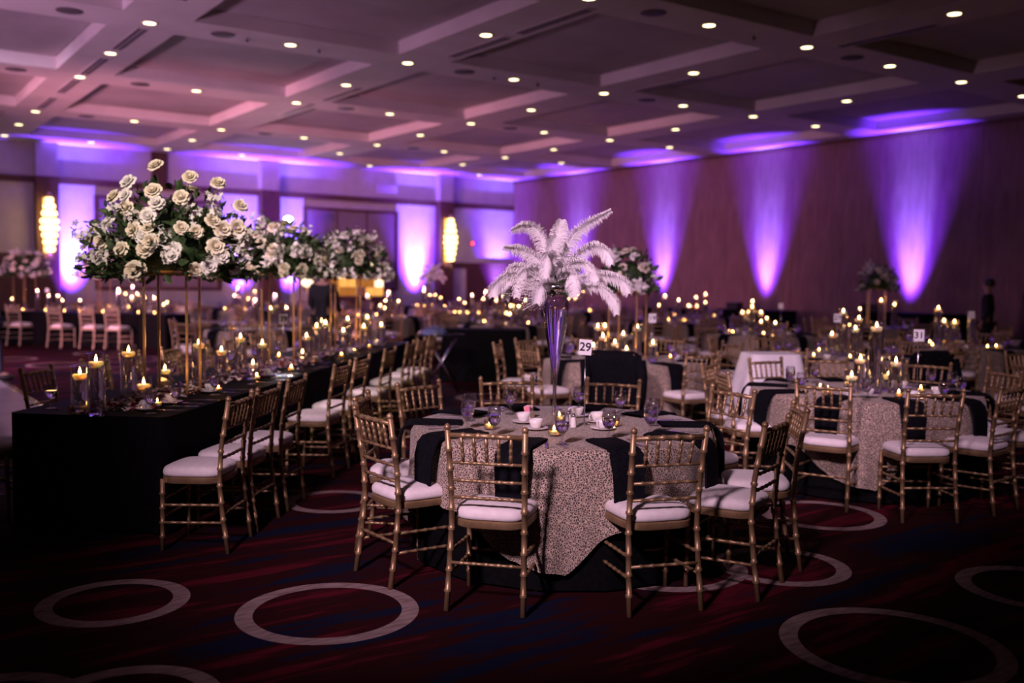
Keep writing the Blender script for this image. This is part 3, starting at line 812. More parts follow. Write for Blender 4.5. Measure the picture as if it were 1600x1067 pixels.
def core_mesh(rx, ry, z0, z1):
    m = MB()
    m.lathe([(.0001, z0 - .02), (.55, z0), (.66, z0 + (z1 - z0) * .25), (.50, z0 + (z1 - z0) * .6), (.0001, z0 + (z1 - z0) * .75)], 14)
    m.v = [(x * rx, y * ry, z) for x, y, z in m.v]
    return m.mesh('moss_core', GREEN)
R2 = Vector((_r.x, _r.y, 0)).normalized(); F2 = Vector((-_b.x, -_b.y, 0)).normalized()
def arrangement(loc, rz, rx, ry, z1, nrose, nspray, nleaf, label, seed, explicit=None, sprays=None, leafscale=1.0, far=False):
    rnd = random.Random(seed)
    o = link('flower_arrangement', None, None, loc, (0, 0, rz)); tag(o, label, 'flower arrangement')
    f = link('foliage', foliage_mesh(seed, rx, ry, .02, z1, nleaf, ls=leafscale), o); f['kind'] = 'stuff'
    link('moss_core', core_mesh(rx, ry, .0, z1), o)
    link('dish', MB().lathe([(.0001, -.018), (rx * .42, -.018), (rx * .45, .012), (rx * .40, .012), (.0001, 0)], 24).mesh('dish', BRASS, True, angle=40), o)
    stem = MB()
    spots = list(explicit or [])
    while len(spots) < nrose:
        a = rnd.random() * 2 * PI; e = rnd.uniform(-.25, .98); ce_ = math.sqrt(1 - e * e)
        rr = rnd.uniform(.88, 1.06)
        spots.append((rx * rr * ce_ * math.cos(a), ry * rr * ce_ * math.sin(a), .03 + (e * z1 * rr if e > 0 else e * z1 * .45)))
    for k, p in enumerate(spots[:max(nrose, len(explicit or []))]):
        d = Vector((p[0] / rx, p[1] / ry, p[2] / z1 * .8 + .1)).normalized()
        d = (d + Vector((rnd.uniform(-.3, .3), rnd.uniform(-.3, .3), rnd.uniform(-.2, .3)))).normalized()
        if explicit and k < len(explicit): d = (d - F2 * .75).normalized()
        q = d.to_track_quat('Z', 'Y').to_euler()
        s_ = rnd.uniform(.9, 1.25)
        link('rose', ROSES[rnd.randrange(4)], o, Vector(p) - d * .02, q, (s_, s_, s_))
        stem.tube([Vector(p) * .35 + Vector((0, 0, .02)), Vector(p) * .75 + Vector((0, 0, .01)), Vector(p) - d * .015], .0025, 4)
    spots = list(sprays or [])
    while len(spots) < nspray:
        a = rnd.random() * 2 * PI; e = rnd.uniform(-.3, .95); ce_ = math.sqrt(1 - e * e); rr = rnd.uniform(.9, 1.12)
        spots.append((rx * rr * ce_ * math.cos(a), ry * rr * ce_ * math.sin(a), .03 + (e * z1 * rr if e > 0 else e * z1 * .5)))
    for p in spots:
        d = Vector((p[0] / rx, p[1] / ry, p[2] / z1 * .7)).normalized()
        d = (d + Vector((rnd.uniform(-.5, .5), rnd.uniform(-.5, .5), rnd.uniform(-.2, .5)))).normalized()
        s_ = rnd.uniform(.9, 1.3)
        bs = link('blossom_spray', SPRAYS[rnd.randrange(3)], o, p, d.to_track_quat('Z', 'Y').to_euler(), (s_, s_, s_)); bs['kind'] = 'stuff'
        stem.tube([Vector(p) * .3, Vector(p) - d * .03], .0022, 4)
    link('stems', stem.mesh('stems', GREEN), o)
    return o
def stand(loc, rz, h, w, label, group=None):
    m = MB().box((0, 0, h / 2 - .005), (.016, .016, h - .03)).mesh('stand_post', BRASS, False)
    pl = MB()
    for a, b in (((-w, -w), (w, -w)), ((w, -w), (w, w)), ((w, w), (-w, w)), ((-w, w), (-w, -w))):
        pl.tube([(a[0], a[1], 0), (b[0], b[1], 0)], .009, 4)
    fr = pl.mesh('stand_frame', BRASS, False)
    ps = [('post', m, (sx * w, sy * w, 0)) for sx in (-1, 1) for sy in (-1, 1)]
    ps += [('base_frame', fr, (0, 0, .009)), ('top_frame', fr, (0, 0, h - .012)), ('top_plate', MB().box((0, 0, h - .004), (2 * w + .10, 2 * w + .10, .008)).mesh('stand_plate', BRASS, False))]
    return make('flower_stand', ps, label, 'flower stand', loc, rz, group)

# ------------------------------------------------------------------ feathers
def feather_mesh(pts, width, seed, up=None):
    """pts: centre line of the plume (Vectors); barbs on both sides droop downwards"""
    rnd = random.Random(seed); m = MB()
    P = [Vector(p) for p in pts]
    def at(t_):
        f = t_ * (len(P) - 1); i = min(int(f), len(P) - 2); q = f - i
        p0 = P[max(i - 1, 0)]; p1 = P[i]; p2 = P[i + 1]; p3 = P[min(i + 2, len(P) - 1)]
        return .5 * ((2 * p1) + (p2 - p0) * q + (2 * p0 - 5 * p1 + 4 * p2 - p3) * q * q + (3 * p1 - p0 - 3 * p2 + p3) * q ** 3)
    N = 16
    cl = [at(i / N) for i in range(N + 1)]
    m.tube(cl, [.0035 * (1 - .8 * i / N) for i in range(N + 1)], 5)
    nb = 300
    side0 = None
    for k in range(nb):
        t_ = .10 + .90 * k / nb + rnd.uniform(-.002, .002); t_ = min(t_, .999)
        p = at(t_); tg = (at(min(1, t_ + .02)) - at(max(0, t_ - .02))).normalized()
        side = tg.cross(up or (Vector((0, 0, .65)) + F2 * .8))
        if side.length < .2: side = tg.cross(R2)
        side.normalize()
        env = .80 * min(1.0, (t_ - .06) / .22) * (1.0 if t_ < .72 else max(.30, 1 - (t_ - .72) * 2.3))
        for s_ in (-1, 1):
            L_ = width * env * rnd.uniform(.55, 1.2)
            d0 = (side * s_ + tg * rnd.uniform(.35, .8) + Vector((rnd.uniform(-.2, .2), rnd.uniform(-.2, .2), rnd.uniform(.0, .35)))).normalized()
            g = Vector((0, 0, -1))
            q0 = p; q1 = p + d0 * L_ * .45; q2 = q1 + (d0 * .6 + g * .55 + tg * .25).normalized() * L_ * .38; q3 = q2 + (d0 * .2 + g * .95 + tg * .15).normalized() * L_ * .34
            wv = tg * (.0017 * rnd.uniform(.7, 1.4))
            m.add([q0 - wv, q0 + wv, q1 - wv, q1 + wv, q2 - wv * .8, q2 + wv * .8, q3], [(0, 1, 3, 2), (2, 3, 5, 4), (4, 5, 6)])
    return m.mesh('feather', FEATHER)
def plume(C, scale=1.0):
    """feathers given as (right, up, towards viewer) control points from the vase mouth, metres"""
    T = -F2
    def P(*l): return [R2 * a * scale + Vector((0, 0, b * scale)) + T * c * scale for a, b, c in l]
    F = [(P((0, 0, -.02), (.05, .20, -.05), (.15, .36, -.08), (.32, .465, -.10)), .075), (P((0, 0, 0), (.01, .16, -.06), (.015, .30, -.08), (.03, .40, -.06)), .085),
         (P((-.01, 0, 0), (-.05, .18, .0), (-.12, .33, .02), (-.19, .365, .04), (-.27, .33, .06)), .075), (P((-.02, .02, 0), (-.10, .14, .02), (-.20, .22, .04), (-.31, .235, .06)), .075),
         (P((-.02, .0, 0), (-.14, .08, .03), (-.27, .08, .05), (-.36, .0, .06), (-.375, -.06, .06)), .085), (P((.02, .02, 0), (.10, .17, .0), (.20, .245, .02), (.28, .22, .04), (.32, .14, .05)), .085),
         (P((.02, .0, 0), (.14, .06, .05), (.28, .08, .08), (.38, .04, .10), (.42, -.03, .10)), .085), (P((.02, -.01, .03), (.12, .01, .10), (.24, .01, .14), (.32, -.06, .16), (.345, -.15, .16)), .075),
         (P((.0, .0, .03), (.03, .08, .10), (.07, .10, .17), (.09, .04, .22), (.09, -.05, .23)), .095), (P((.0, -.01, .03), (-.03, .03, .12), (-.08, .03, .19), (-.11, -.03, .22), (-.12, -.09, .22)), .085),
         (P((-.01, .0, .02), (-.03, .14, .06), (-.05, .20, .12), (-.07, .14, .17), (-.075, .04, .18)), .075), (P((-.01, .0, 0), (-.14, .10, -.06), (-.24, .12, -.08), (-.29, .03, -.08), (-.30, -.08, -.08)), .085),
         (P((0, 0, -.02), (.04, .12, -.14), (.10, .17, -.24), (.14, .10, -.30), (.15, .0, -.31)), .085), (P((0, 0, -.02), (-.05, .14, -.14), (-.10, .18, -.22), (-.13, .10, -.27), (-.14, .0, -.28)), .085),
         (P((0, 0, 0), (-.03, .12, .0), (-.02, .24, .02), (.0, .30, .03)), .080), (P((0, 0, 0), (.07, .13, .03), (.15, .15, .07), (.21, .08, .10), (.23, .0, .11)), .08),
         (P((0, 0, 0), (-.08, .10, .05), (-.17, .11, .09), (-.22, .04, .11), (-.235, -.06, .12)), .08)]
    return [feather_mesh(p, w * scale, 100 + i) for i, (p, w) in enumerate(F)]
def breath_mesh(c, n_, s_):
    rnd = random.Random(5); m = MB()
    for k in range(n_):
        p = Vector(c) + Vector((rnd.gauss(0, s_), rnd.gauss(0, s_), rnd.gauss(0, s_)))
        r = .0035
        m.add([p + Vector(v) * r for v in ((1, 0, 0), (-1, 0, 0), (0, 1, 0), (0, -1, 0), (0, 0, 1), (0, 0, -1))], [(0, 2, 4), (2, 1, 4), (1, 3, 4), (3, 0, 4), (2, 0, 5), (1, 2, 5), (3, 1, 5), (0, 3, 5)])
        if k % 4 == 0: m.tube([Vector((0, 0, -.02)), p], .0008, 3)
    return m.mesh('babys_breath', PETALW)

# ================================================================== placement
# ------------------------------------------------------------------ front round table, number 29
def base_table(cx, cy, what, over, corner_deg, group):
    make('banquet_table', TABLE, 'round wooden tabletop under the cloths of ' + what, 'table', (cx, cy, 0), .4, group and 'round banquet tables')
    make('tablecloth', UNDER, 'black floor-length undercloth of ' + what, 'tablecloth', (cx, cy, 0), .2, group and 'black undercloths')
    make('lace_overlay', over, 'gold-brown lace square laid over ' + what, 'tablecloth', (cx, cy, 0), math.radians(corner_deg), group and 'lace overlays')
T29 = (3.60, 4.62)
W29 = 'table 29'
base_table(*T29, 'the feather table', OVER, 226.5, None)
chair((2.35, 4.65), 2, 'gold bamboo-style chair at the feather table with a back foot on a pale carpet ring', None)
chair((2.56, 3.87), 43, 'gold chair at the feather table between the lace corner and the carpet-ring chair', None)
chair((3.31, 3.39), 71, 'gold chair at the feather table between the lace corner and two overlapping rings', None)
chair((4.02, 3.34), 112, 'gold bamboo-style chair at the feather table whose feet straddle two overlapping carpet rings', None)
chair((4.58, 3.64), 140, 'gold chair at the feather table back to back with a chair of the next table', None)
chair((4.93, 4.47), 178, 'gold bamboo-style chair pulled out furthest from the feather table', None)
chair((4.58, 5.28), 216, 'gold chair at the feather table in front of a hung black jacket', None)
chair((3.97, 5.74), 250, 'gold chair at the feather table directly opposite the hanging lace corner', None)
chair((3.27, 5.78), 283, 'gold chair at the feather table backing onto the chairs of the long table', None)
chair((2.62, 5.32), 322, 'gold bamboo-style chair at the feather table half hidden behind the chair on the carpet ring', None)
SEAT29 = ('the pulled-out chair', 'the chair before the jacket', 'the chair opposite the lace corner', 'the chair backing the long table', 'the half-hidden chair', 'the carpet-ring chair', 'the chair between ring and lace corner', 'the chair between lace and overlapping rings', 'the chair over two rings', 'the back-to-back chair')
def seat_of(x, y, c, first): return int(round(((math.degrees(math.atan2(y - c[1], x - c[0])) - first) % 360) / 36)) % 10
g29 = sorted(((3.01, 4.75), (3.21, 5.04), (3.01, 4.47), (3.59, 5.15), (3.17, 4.06), (4.06, 5.02), (3.49, 4.05), (4.15, 4.71), (3.81, 4.06), (4.06, 4.30)), key=lambda p: (math.degrees(math.atan2(p[1] - T29[1], p[0] - T29[0])) + 14) % 360)
for k, (x, y) in enumerate(g29):
    make('water_goblet', GOBLET, 'glass water goblet on the feather table before ' + SEAT29[k], 'glass', (x, y, TT), random.random() * 6, 'goblets on the feather table')
for x, y, h in ((3.44, 4.79, .4), (3.35, 4.54, 1.2), (3.90, 4.84, 2.2), (3.85, 4.58, 3.0), (3.69, 4.34, 3.4)):
    make('saucer', saucm, 'white china saucer under a coffee cup on the feather table', 'saucer', (x, y, TT), 0, 'saucers on the feather table')
    make('coffee_cup', CUP, 'white china coffee cup on its saucer on the feather table', 'cup', (x, y, TT - .004), h, 'cups on the feather table')
for x, y in ((3.30, 4.30), (3.67, 4.73), (3.83, 4.40), (3.12, 4.68)):
    votive(x, y, TT, 'lit votive candle in a small glass on the feather table', 'votives on the feather table')
for k, a in enumerate((146, 182, 217, 253, 290, 327, 4, 38, 74, 110)):
    make('napkin', NAPK[k % 4], 'folded black napkin on the feather table before ' + SEAT29[seat_of(math.cos(math.radians(a)), math.sin(math.radians(a)), (0, 0), 2)], 'napkin', (T29[0], T29[1], 0), math.radians(a), 'napkins on the feather table')
    for q, (mm, nm) in enumerate(((FORK, 'fork'), (KNIFE, 'knife'))):
        aa = math.radians(a + (9 if q else 16)); r = .74
        make(nm, mm, 'polished steel %s laid beside a black napkin on the feather table' % nm, nm, (T29[0] + r * math.cos(aa), T29[1] + r * math.sin(aa), TT), aa + PI / 2 + .15, nm + 's on the feather table')
# sugar caddy, shakers, number
cad = [('bowl', MB().box((0, 0, .022), (.085, .05, .04)).mesh('caddy_bowl', CHINA, False))]
rs = random.Random(3)
for k in range(12):
    cad.append(('packet', MB().box((0, 0, 0), (.004, .034, .052)).mesh('packet', SUGAR[k % 4], False), (-.036 + k * .0065, rs.uniform(-.004, .004), .052), (rs.uniform(-.2, .2), rs.uniform(-.15, .15), rs.uniform(-.2, .2))))
make('sugar_caddy', cad, 'white sugar caddy full of coloured paper packets on the feather table', 'sugar caddy', (3.58, 4.93, TT), .6)
shb = MB().lathe([(.0001, 0), (.019, 0), (.016, .04), (.012, .062), (.0001, .062)], 14)
SALT = [('body', shb.mesh('shaker_body', CHINA, True, angle=50)), ('cap', MB().lathe([(.0125, .0605), (.013, .070), (.009, .080), (.0001, .084)], 14).mesh('shaker_cap', STEEL))]
for x, y, nm in ((3.64, 4.60, 'salt'), (3.59, 4.49, 'pepper')):
    make(nm + '_shaker', SALT, 'small white shaker with a steel cap on the feather table', 'shaker', (x, y, TT), 0, 'salt and pepper shakers')
sign(3.73, 4.56, TT, '29', facing(3.73, 4.56, -.12), 'white card reading 29 beside the trumpet vase', .06)
# trumpet vase and feathers
vase_prof = [(.0001, 0), (.058, 0), (.060, .006), (.020, .016), (.013, .04), (.012, .20), (.014, .27), (.022, .33), (.040, .44), (.062, .56), (.074, .65), (.077, .70), (.074, .745), (.070, .775)]
inner = [(r - .003, z) for r, z in vase_prof[4:]][::-1]
vg = MB().lathe(vase_prof + [(.067, .775)] + [(max(.002, r - .003), z) for r, z in vase_prof[:5:-1]] + [(.0001, .05)], 32).mesh('vase_glass', GLASS)
vw = MB().lathe([(.0001, .06), (.0085, .06), (.009, .20), (.011, .27), (.0185, .33), (.0365, .44), (.0585, .56), (.0705, .65), (.0735, .70), (.0001, .70)], 32).mesh('vase_water', WATER, True, angle=50)
make('trumpet_vase', [('glass', vg), ('water', vw)], 'tall slender trumpet-shaped glass vase holding the feathers on the feather table', 'vase', (3.53, 4.60, TT))
PL = plume(None)
def feather_piece(loc, label, rz=0.0, scale=1.0):
    o = tag(link('feather_centerpiece', None, None, loc, (0, 0, rz), (scale,) * 3), label, 'centerpiece')
    for me in PL: link('feather', me, o)
    b = link('babys_breath', breath_mesh(R2 * -.16 + Vector((0, 0, -.01)) - F2 * .13, 420, .055), o); b['kind'] = 'stuff'
    link('bowl', MB().lathe([(.0001, -.05), (.05, -.045), (.10, -.02), (.115, .01), (.11, .012), (.09, -.012), (.0001, -.03)], 24).mesh('silver_bowl', STEEL), o)
    link('leaves', foliage_mesh(77, .10, .10, -.03, .06, 60, ls=.7), o)
    return o
feather_piece((3.53, 4.60, 1.585), 'burst of white ostrich feathers and tiny white blossoms on top of the trumpet vase')

# ------------------------------------------------------------------ table 31
T31 = (6.93, 4.86)
base_table(*T31, 'the lace table marked 31', OVER, 214, None)
L31 = 'gold chair at the table marked 31, %s after the lace-corner chair'
n31 = 0
for p, f, lb, g in (((5.80, 4.40), 22, 'gold bamboo-style chair at the table marked 31 standing on a pale carpet ring', None), ((6.10, 3.72), 58, 'gold bamboo-style chair at the table marked 31 in front of the hanging lace corner', None),
                    ((6.86, 3.60), 95, L31, 1), ((7.55, 3.75), 128, L31, 1), ((8.05, 4.30), 160, L31, 1), ((8.15, 5.05), 195, L31, 1), ((7.75, 5.85), 230, L31, 1), ((7.12, 6.05), 262, L31, 1), ((6.30, 5.98), 296, 'gold bamboo-style chair at the table marked 31 in front of the white cloth stand', None),
                    ((5.84, 5.40), 328, 'gold chair of the table marked 31 backing onto the pulled-out chair', None)):
    if g: lb = lb % ('next', 'second', 'third', 'fourth', 'fifth', 'sixth')[n31]; n31 += 1
    chair(p, f, lb, 'chairs around the table marked 31')
for h, x, y in ((.58, 6.80, 4.67), (.30, 6.93, 4.90), (.30, 6.94, 4.58), (.18, 6.68, 4.80), (.18, 7.06, 4.72)):
    cylinder(x, y, TT, h, 'on the table marked 31', 'candle vases on the table marked 31')
for x, y in ((6.45, 5.22), (6.62, 5.36), (7.0, 5.40), (6.35, 4.43), (7.45, 4.90), (7.45, 4.40), (7.5, 4.62), (6.25, 4.95), (6.75, 4.05), (7.15, 4.15)):
    make('water_goblet', GOBLET, 'stemmed glass goblet of water on the table marked 31', 'glass', (x, y, TT), random.random() * 6, 'goblets on the table marked 31')
for x, y in ((6.45, 4.85), (6.75, 4.42), (7.20, 4.52), (7.12, 5.0), (6.55, 5.0)):
    votive(x, y, TT, 'lit votive candle in a small glass on the table marked 31', 'votives on the table marked 31')
for x, y in ((6.55, 4.55), (6.72, 4.28), (7.15, 4.35), (7.3, 4.75), (6.42, 4.65)):
    make('saucer', saucm, 'white china saucer under a coffee cup on the table marked 31', 'saucer', (x, y, TT), 0, 'saucers on the table marked 31')
    make('coffee_cup', CUP, 'white china coffee cup on its saucer on the table marked 31', 'cup', (x, y, TT - .004), random.random() * 6, 'cups on the table marked 31')
for k in range(10):
    a = 20 + 36 * k
    make('napkin', NAPK[k % 4], 'folded black napkin hanging over the edge of the table marked 31', 'napkin', (T31[0], T31[1], 0), math.radians(a), 'napkins on the table marked 31')
sign(7.02, 4.44, TT, '31', facing(7.02, 4.44), 'white number card reading 31 beside the tall candle vases')

# ------------------------------------------------------------------ long black table
U = Vector((.655, .755, 0)).normalized(); Nn = Vector((-U.y, U.x, 0))
LA = Vector((1.68, 6.15, 0)); LL = 7.3; LW = 1.05
def LP(u, n_): return LA + U * u + Nn * n_
ang = math.atan2(U.y, U.x)
for k in range(3):
    c = LP(LL * (k + .5) / 3, LW / 2)
    lt = [('tabletop', MB().box((0, 0, .72), (LL / 3 - .10, LW - .10, .03)).mesh('long_top', WOOD, False))] + [('leg', tleg, (sx * 1.0, sy * .4, 0)) for sx in (-1, 1) for sy in (-1, 1)]
    make('folding_table', lt, 'rectangular folding table hidden under the long black cloth', 'table', (c.x, c.y, 0), ang, 'folding tables under the long black cloth')
def box_cloth(lx, ly, H, flare=.012, amp=.012, mt=BLACK, lam=.28, drop=None, name='box_cloth'):
    """rectangular draped cloth centred on the origin"""
    drop = drop or H - .012
    pts = []
    def edge(a, b):
        n_ = max(4, int((Vector(b) - Vector(a)).length / .05))
        for i in range(n_): pts.append(Vector(a).lerp(Vector(b), i / n_))
    hx, hy, r = lx / 2, ly / 2, .04
    cs = [(hx, -hy), (hx, hy), (-hx, hy), (-hx, -hy)]
    edge((-hx + r, -hy, 0), (hx - r, -hy, 0)); edge((hx - r, -hy, 0), (hx, -hy + r, 0)); edge((hx, -hy + r, 0), (hx, hy - r, 0)); edge((hx, hy - r, 0), (hx - r, hy, 0))
    edge((hx - r, hy, 0), (-hx + r, hy, 0)); edge((-hx + r, hy, 0), (-hx, hy - r, 0)); edge((-hx, hy - r, 0), (-hx, -hy + r, 0)); edge((-hx, -hy + r, 0), (-hx + r, -hy, 0))
    N = len(pts); vs = []; fs = []
    dist = 0
    offs = []
    for i in range(N):
        t_ = pts[(i + 1) % N] - pts[i - 1]; nrm = Vector((t_.y, -t_.x, 0)).normalized(); offs.append(nrm)
    rows = 7
    for j in range(rows):
        q = j / (rows - 1)
        d = 0
        for i in range(N):
            d += (pts[i] - pts[i - 1]).length
            w = flare * q + amp * q * math.sin(2 * PI * d / lam + math.sin(d * 1.7))
            p = pts[i] + offs[i] * w
            vs.append((p.x, p.y, H - .002 * (j == 0) - q * drop))
    for j in range(rows - 1):
        for i in range(N):
            i2 = (i + 1) % N
            fs.append((j * N + i, (j + 1) * N + i, (j + 1) * N + i2, j * N + i2))
    fs.append(tuple(range(N)))
    return MB().add(vs, fs).mesh(name, mt, True, angle=50)
c = LP(LL / 2, LW / 2)
make('long_tablecloth', box_cloth(LL, LW, .745), 'long black floor-length cloth on the candlelit table with three tall flower stands', 'tablecloth', (c.x, c.y, 0), ang)
TL = .747
ORD = ('first', 'second', 'third', 'fourth', 'fifth', 'sixth', 'seventh', 'eighth', 'ninth', 'tenth', 'eleventh', 'twelfth')
WL = 'on the long black table'
fR = math.degrees(ang) + 90
for k, (x, y) in enumerate(((1.96, 5.71), (2.26, 6.09), (2.65, 6.50), (3.37, 7.40), (3.90, 7.80), (4.58, 8.62), (5.21, 9.36), (5.66, 9.78), (6.10, 10.30))):
    q = LP((Vector((x, y, 0)) - LA).dot(U), -.53)
    lab = '%s gold chair from the votive end, feather-table side of the long table' % ORD[k]
    chair((q.x, q.y), fR + random.uniform(-4, 4), lab, 'chairs on the feather-table side of the long table')
for k, u in enumerate((.35, 1.17, 2.0, 2.6, 3.4, 4.1, 4.9, 5.7, 6.5)):
    q = LP(u, LW + .53)
    chair((q.x, q.y), fR + 180 + random.uniform(-5, 5), '%s gold chair from the votive end, dance-floor side of the long table' % ORD[k], 'chairs on the dance floor side of the long table')
# a black jacket hangs over nothing here; stands and flowers
ST = []
for k, u in enumerate((1.2, 3.58, 5.9)):
    p = LP(u, .52)
    ST.append(p)
    nm = ('nearest the table end with the missing place', 'in the middle of the table', 'by the standing man')[k]
    stand((p.x, p.y, TL), ang + .12, .895, .155, ('slim gold flower stand at the votive end of the long table', 'slim gold flower stand in the middle of the long table', 'slim gold flower stand by the standing man in black')[k])
T_ = -F2
ro = [(-0.07, 0.764), (0.205, 0.678), (0.372, 0.649), (-0.33, 0.526), (-0.232, 0.531), (-0.202, 0.437), (0.181, 0.521), (0.019, 0.477), (-0.025, 0.378), (-0.129, 0.28), (-0.045, 0.241), (-0.03, 0.148), (0.21, 0.3), (0.304, 0.275), (0.402, 0.359), (0.466, 0.3), (0.544, 0.31), (0.539, 0.486), (0.161, 0.143), (0.392, 0.03), (0.431, 0.172), (0.466, 0.113), (-0.379, 0.035), (-0.369, 0.202), (-0.016, 0.565), (-0.242, 0.634)]
sp = [(-0.32, 0.31), (-0.418, 0.27), (-0.546, 0.251), (-0.271, 0.231), (0.083, 0.241), (0.083, 0.123), (-0.389, 0.113), (-0.124, 0.369), (0.544, 0.172), (0.358, 0.418), (0.25, 0.378), (-0.212, 0.388), (-0.468, 0.084), (0.593, 0.093)]
def front(l, rx=.66, rz_=.80):
    out = []
    for a, b in l:
        d = math.sqrt(max(.03, 1 - (a / rx) ** 2 - (max(b, 0) / rz_) ** 2)) * .46
        v = R2 * a + T_ * d; out.append((v.x, v.y, b))
    return out
p = ST[0]
arrangement((p.x, p.y, TL + .915), 0, .58, .55, .58, 64, 30, 900, 'huge cream rose and leaf bouquet at the end of the long table', 11, front(ro), front(sp))
p = ST[1]
arrangement((p.x, p.y, TL + .915), .4, .50, .48, .46, 58, 34, 620, 'wide bouquet of cream roses and white sprays on the middle stand of the long table', 12)
p = ST[2]
arrangement((p.x, p.y, TL + .915), 1.1, .50, .48, .48, 56, 34, 620, 'wide bouquet of cream roses and white sprays on the stand beside the standing man', 13)
# cylinder vases and candles
for h, x, y in ((.30, 1.27, 6.60), (.39, 1.33, 6.42), (.39, 1.69, 7.12), (.18, 1.74, 6.92), (.18, 2.14, 7.86), (.39, 2.36, 7.70), (.30, 2.66, 8.06), (.39, 2.90, 8.28), (.18, 2.92, 8.03), (.30, 3.26, 8.72), (.18, 3.74, 8.92),
                (.30, 4.05, 9.55), (.39, 4.25, 9.75), (.30, 4.40, 10.10), (.39, 4.62, 10.35), (.30, 4.82, 10.30), (.39, 4.75, 10.75), (.18, 4.95, 10.55), (.39, 5.30, 11.20), (.30, 5.45, 11.05), (.18, 5.55, 11.35), (.39, 5.75, 11.55), (.30, 5.85, 11.35)):
    uu = (Vector((x, y, 0)) - LA).dot(U)
    cylinder(x, y, TL, h, 'on the long table ' + ('near the votive end' if uu < 1.3 else 'before the middle stand' if uu < 2.9 else 'past the middle stand' if uu < 4.75 else 'near the standing man'), 'candle vases on the long table')
for u, n_ in ((-.02 + .0, .70), (.45, .28), (1.32, .22), (2.2, .25), (3.0, .22), (3.9, .28), (4.6, .2), (5.3, .25), (6.0, .25), (6.6, .3), (1.7, .82), (2.9, .80), (4.3, .8)):
    q = LP(max(u, .18), n_)
    votive(q.x, q.y, TL, 'lit votive candle in a small glass ' + WL, 'votives on the long table')
for k, u in enumerate((.12, .47, 1.12, 1.85, 2.36, 3.1, 3.75, 4.4, 5.05, 5.7, 6.3, 6.9)):
    q = LP(u, .16)
    make('water_goblet', GOBLET, '%s goblet from the votive end, feather-table side of the long table' % ORD[k], 'glass', (q.x, q.y, TL), 0, 'goblets on the long table')
    q = LP(u + .1, LW - .16)
    make('water_goblet', GOBLET, '%s goblet from the votive end, dance-floor side of the long table' % ORD[k], 'glass', (q.x, q.y, TL), 0, 'goblets on the long table')
    q = LP(u + .17, .27)
    if k % 2 == 0 or k < 3:
        make('saucer', saucm, 'white china saucer under a coffee cup ' + WL, 'saucer', (q.x, q.y, TL), 0, 'saucers on the long table')
        make('coffee_cup', CUP, 'white china coffee cup on its saucer ' + WL, 'cup', (q.x, q.y, TL - .004), random.random() * 6, 'cups on the long table')
    for mm, nm, du in ((FORK, 'fork', .08), (KNIFE, 'knife', .27)):
        q = LP(u + du + .08, .11)
        make(nm, mm, '%s steel %s from the votive end of the long table' % (ORD[k], nm), nm, (q.x, q.y, TL), ang + random.uniform(-.2, .2), nm + 's on the long table')
rp = random.Random(21)
def petals(name, mt, u0, u1, n_, label):
    m = MB()
    for k in range(n_):
        q = LP(rp.uniform(u0, u1), .5 + rp.gauss(0, .11)); z = TL + .002 + rp.random() * .012
        a = rp.random() * 6; s_ = rp.uniform(.016, .032)
        ca, sa = math.cos(a) * s_, math.sin(a) * s_
        h = rp.uniform(.006, .022)
        m.add([(q.x - ca, q.y - sa, z), (q.x + sa, q.y - ca, z + h), (q.x + ca, q.y + sa, z + h * .6), (q.x - sa, q.y + ca, z + h * 1.2), (q.x, q.y, z + .001)], [(0, 1, 4), (1, 2, 4), (2, 3, 4), (3, 0, 4)])
    o = link(name, m.mesh(name, mt)); tag(o, label, 'petals', None, 'stuff')
petals('rose_petals', PINKPETAL, .05, 6.9, 620, 'blush rose petals scattered along the middle of the long black table')
petals('rose_petals', REDPETAL, .05, 6.9, 380, 'dark red rose petals scattered along the middle of the long black table')
q = LP(3.30, .40)
sign(q.x, q.y, TL, '39', facing(q.x, q.y), 'white table number card reading 39 beside the middle flower stand')

# ------------------------------------------------------------------ other round tables
TABLES = [T29, T31]
def blocked(x, y, own):
    for (tx, ty) in TABLES:
        if (tx, ty) != own and math.hypot(tx - x, ty - y) < RT + .30: return True
    d = Vector((x, y, 0)) - LA
    u, n_ = d.dot(U), d.dot(Nn)
    if -.3 < u < LL + .3 and -.3 < n_ < LW + .3: return True
    if math.hypot(8.05 - x, 6.78 - y) < .55 or math.hypot(8.45 - x, 12.85 - y) < .95 or math.hypot(7.05 - x, 15.9 - y) < .45: return True
    for (cx, cy_) in ALLCH:
        if math.hypot(cx - x, cy_ - y) < .50: return True
    if x > 18.2 or y > 27.2: return True
    return False
def ring_chairs(c, n_, phase, label, group, far, rr=1.36, skip=()):
    for k in range(n_):
        if k in skip: continue
        a = math.radians(phase) + 2 * PI * k / n_ + random.uniform(-.07, .07)
        r = rr + random.uniform(-.04, .12)
        x, y = c[0] + r * math.cos(a), c[1] + r * math.sin(a)
        sx, sy = x - .238 * math.cos(a), y - .238 * math.sin(a)
        if blocked(sx, sy, c): continue
        chair((x, y), math.degrees(a) + 180 + random.uniform(-9, 9), label, group, far)
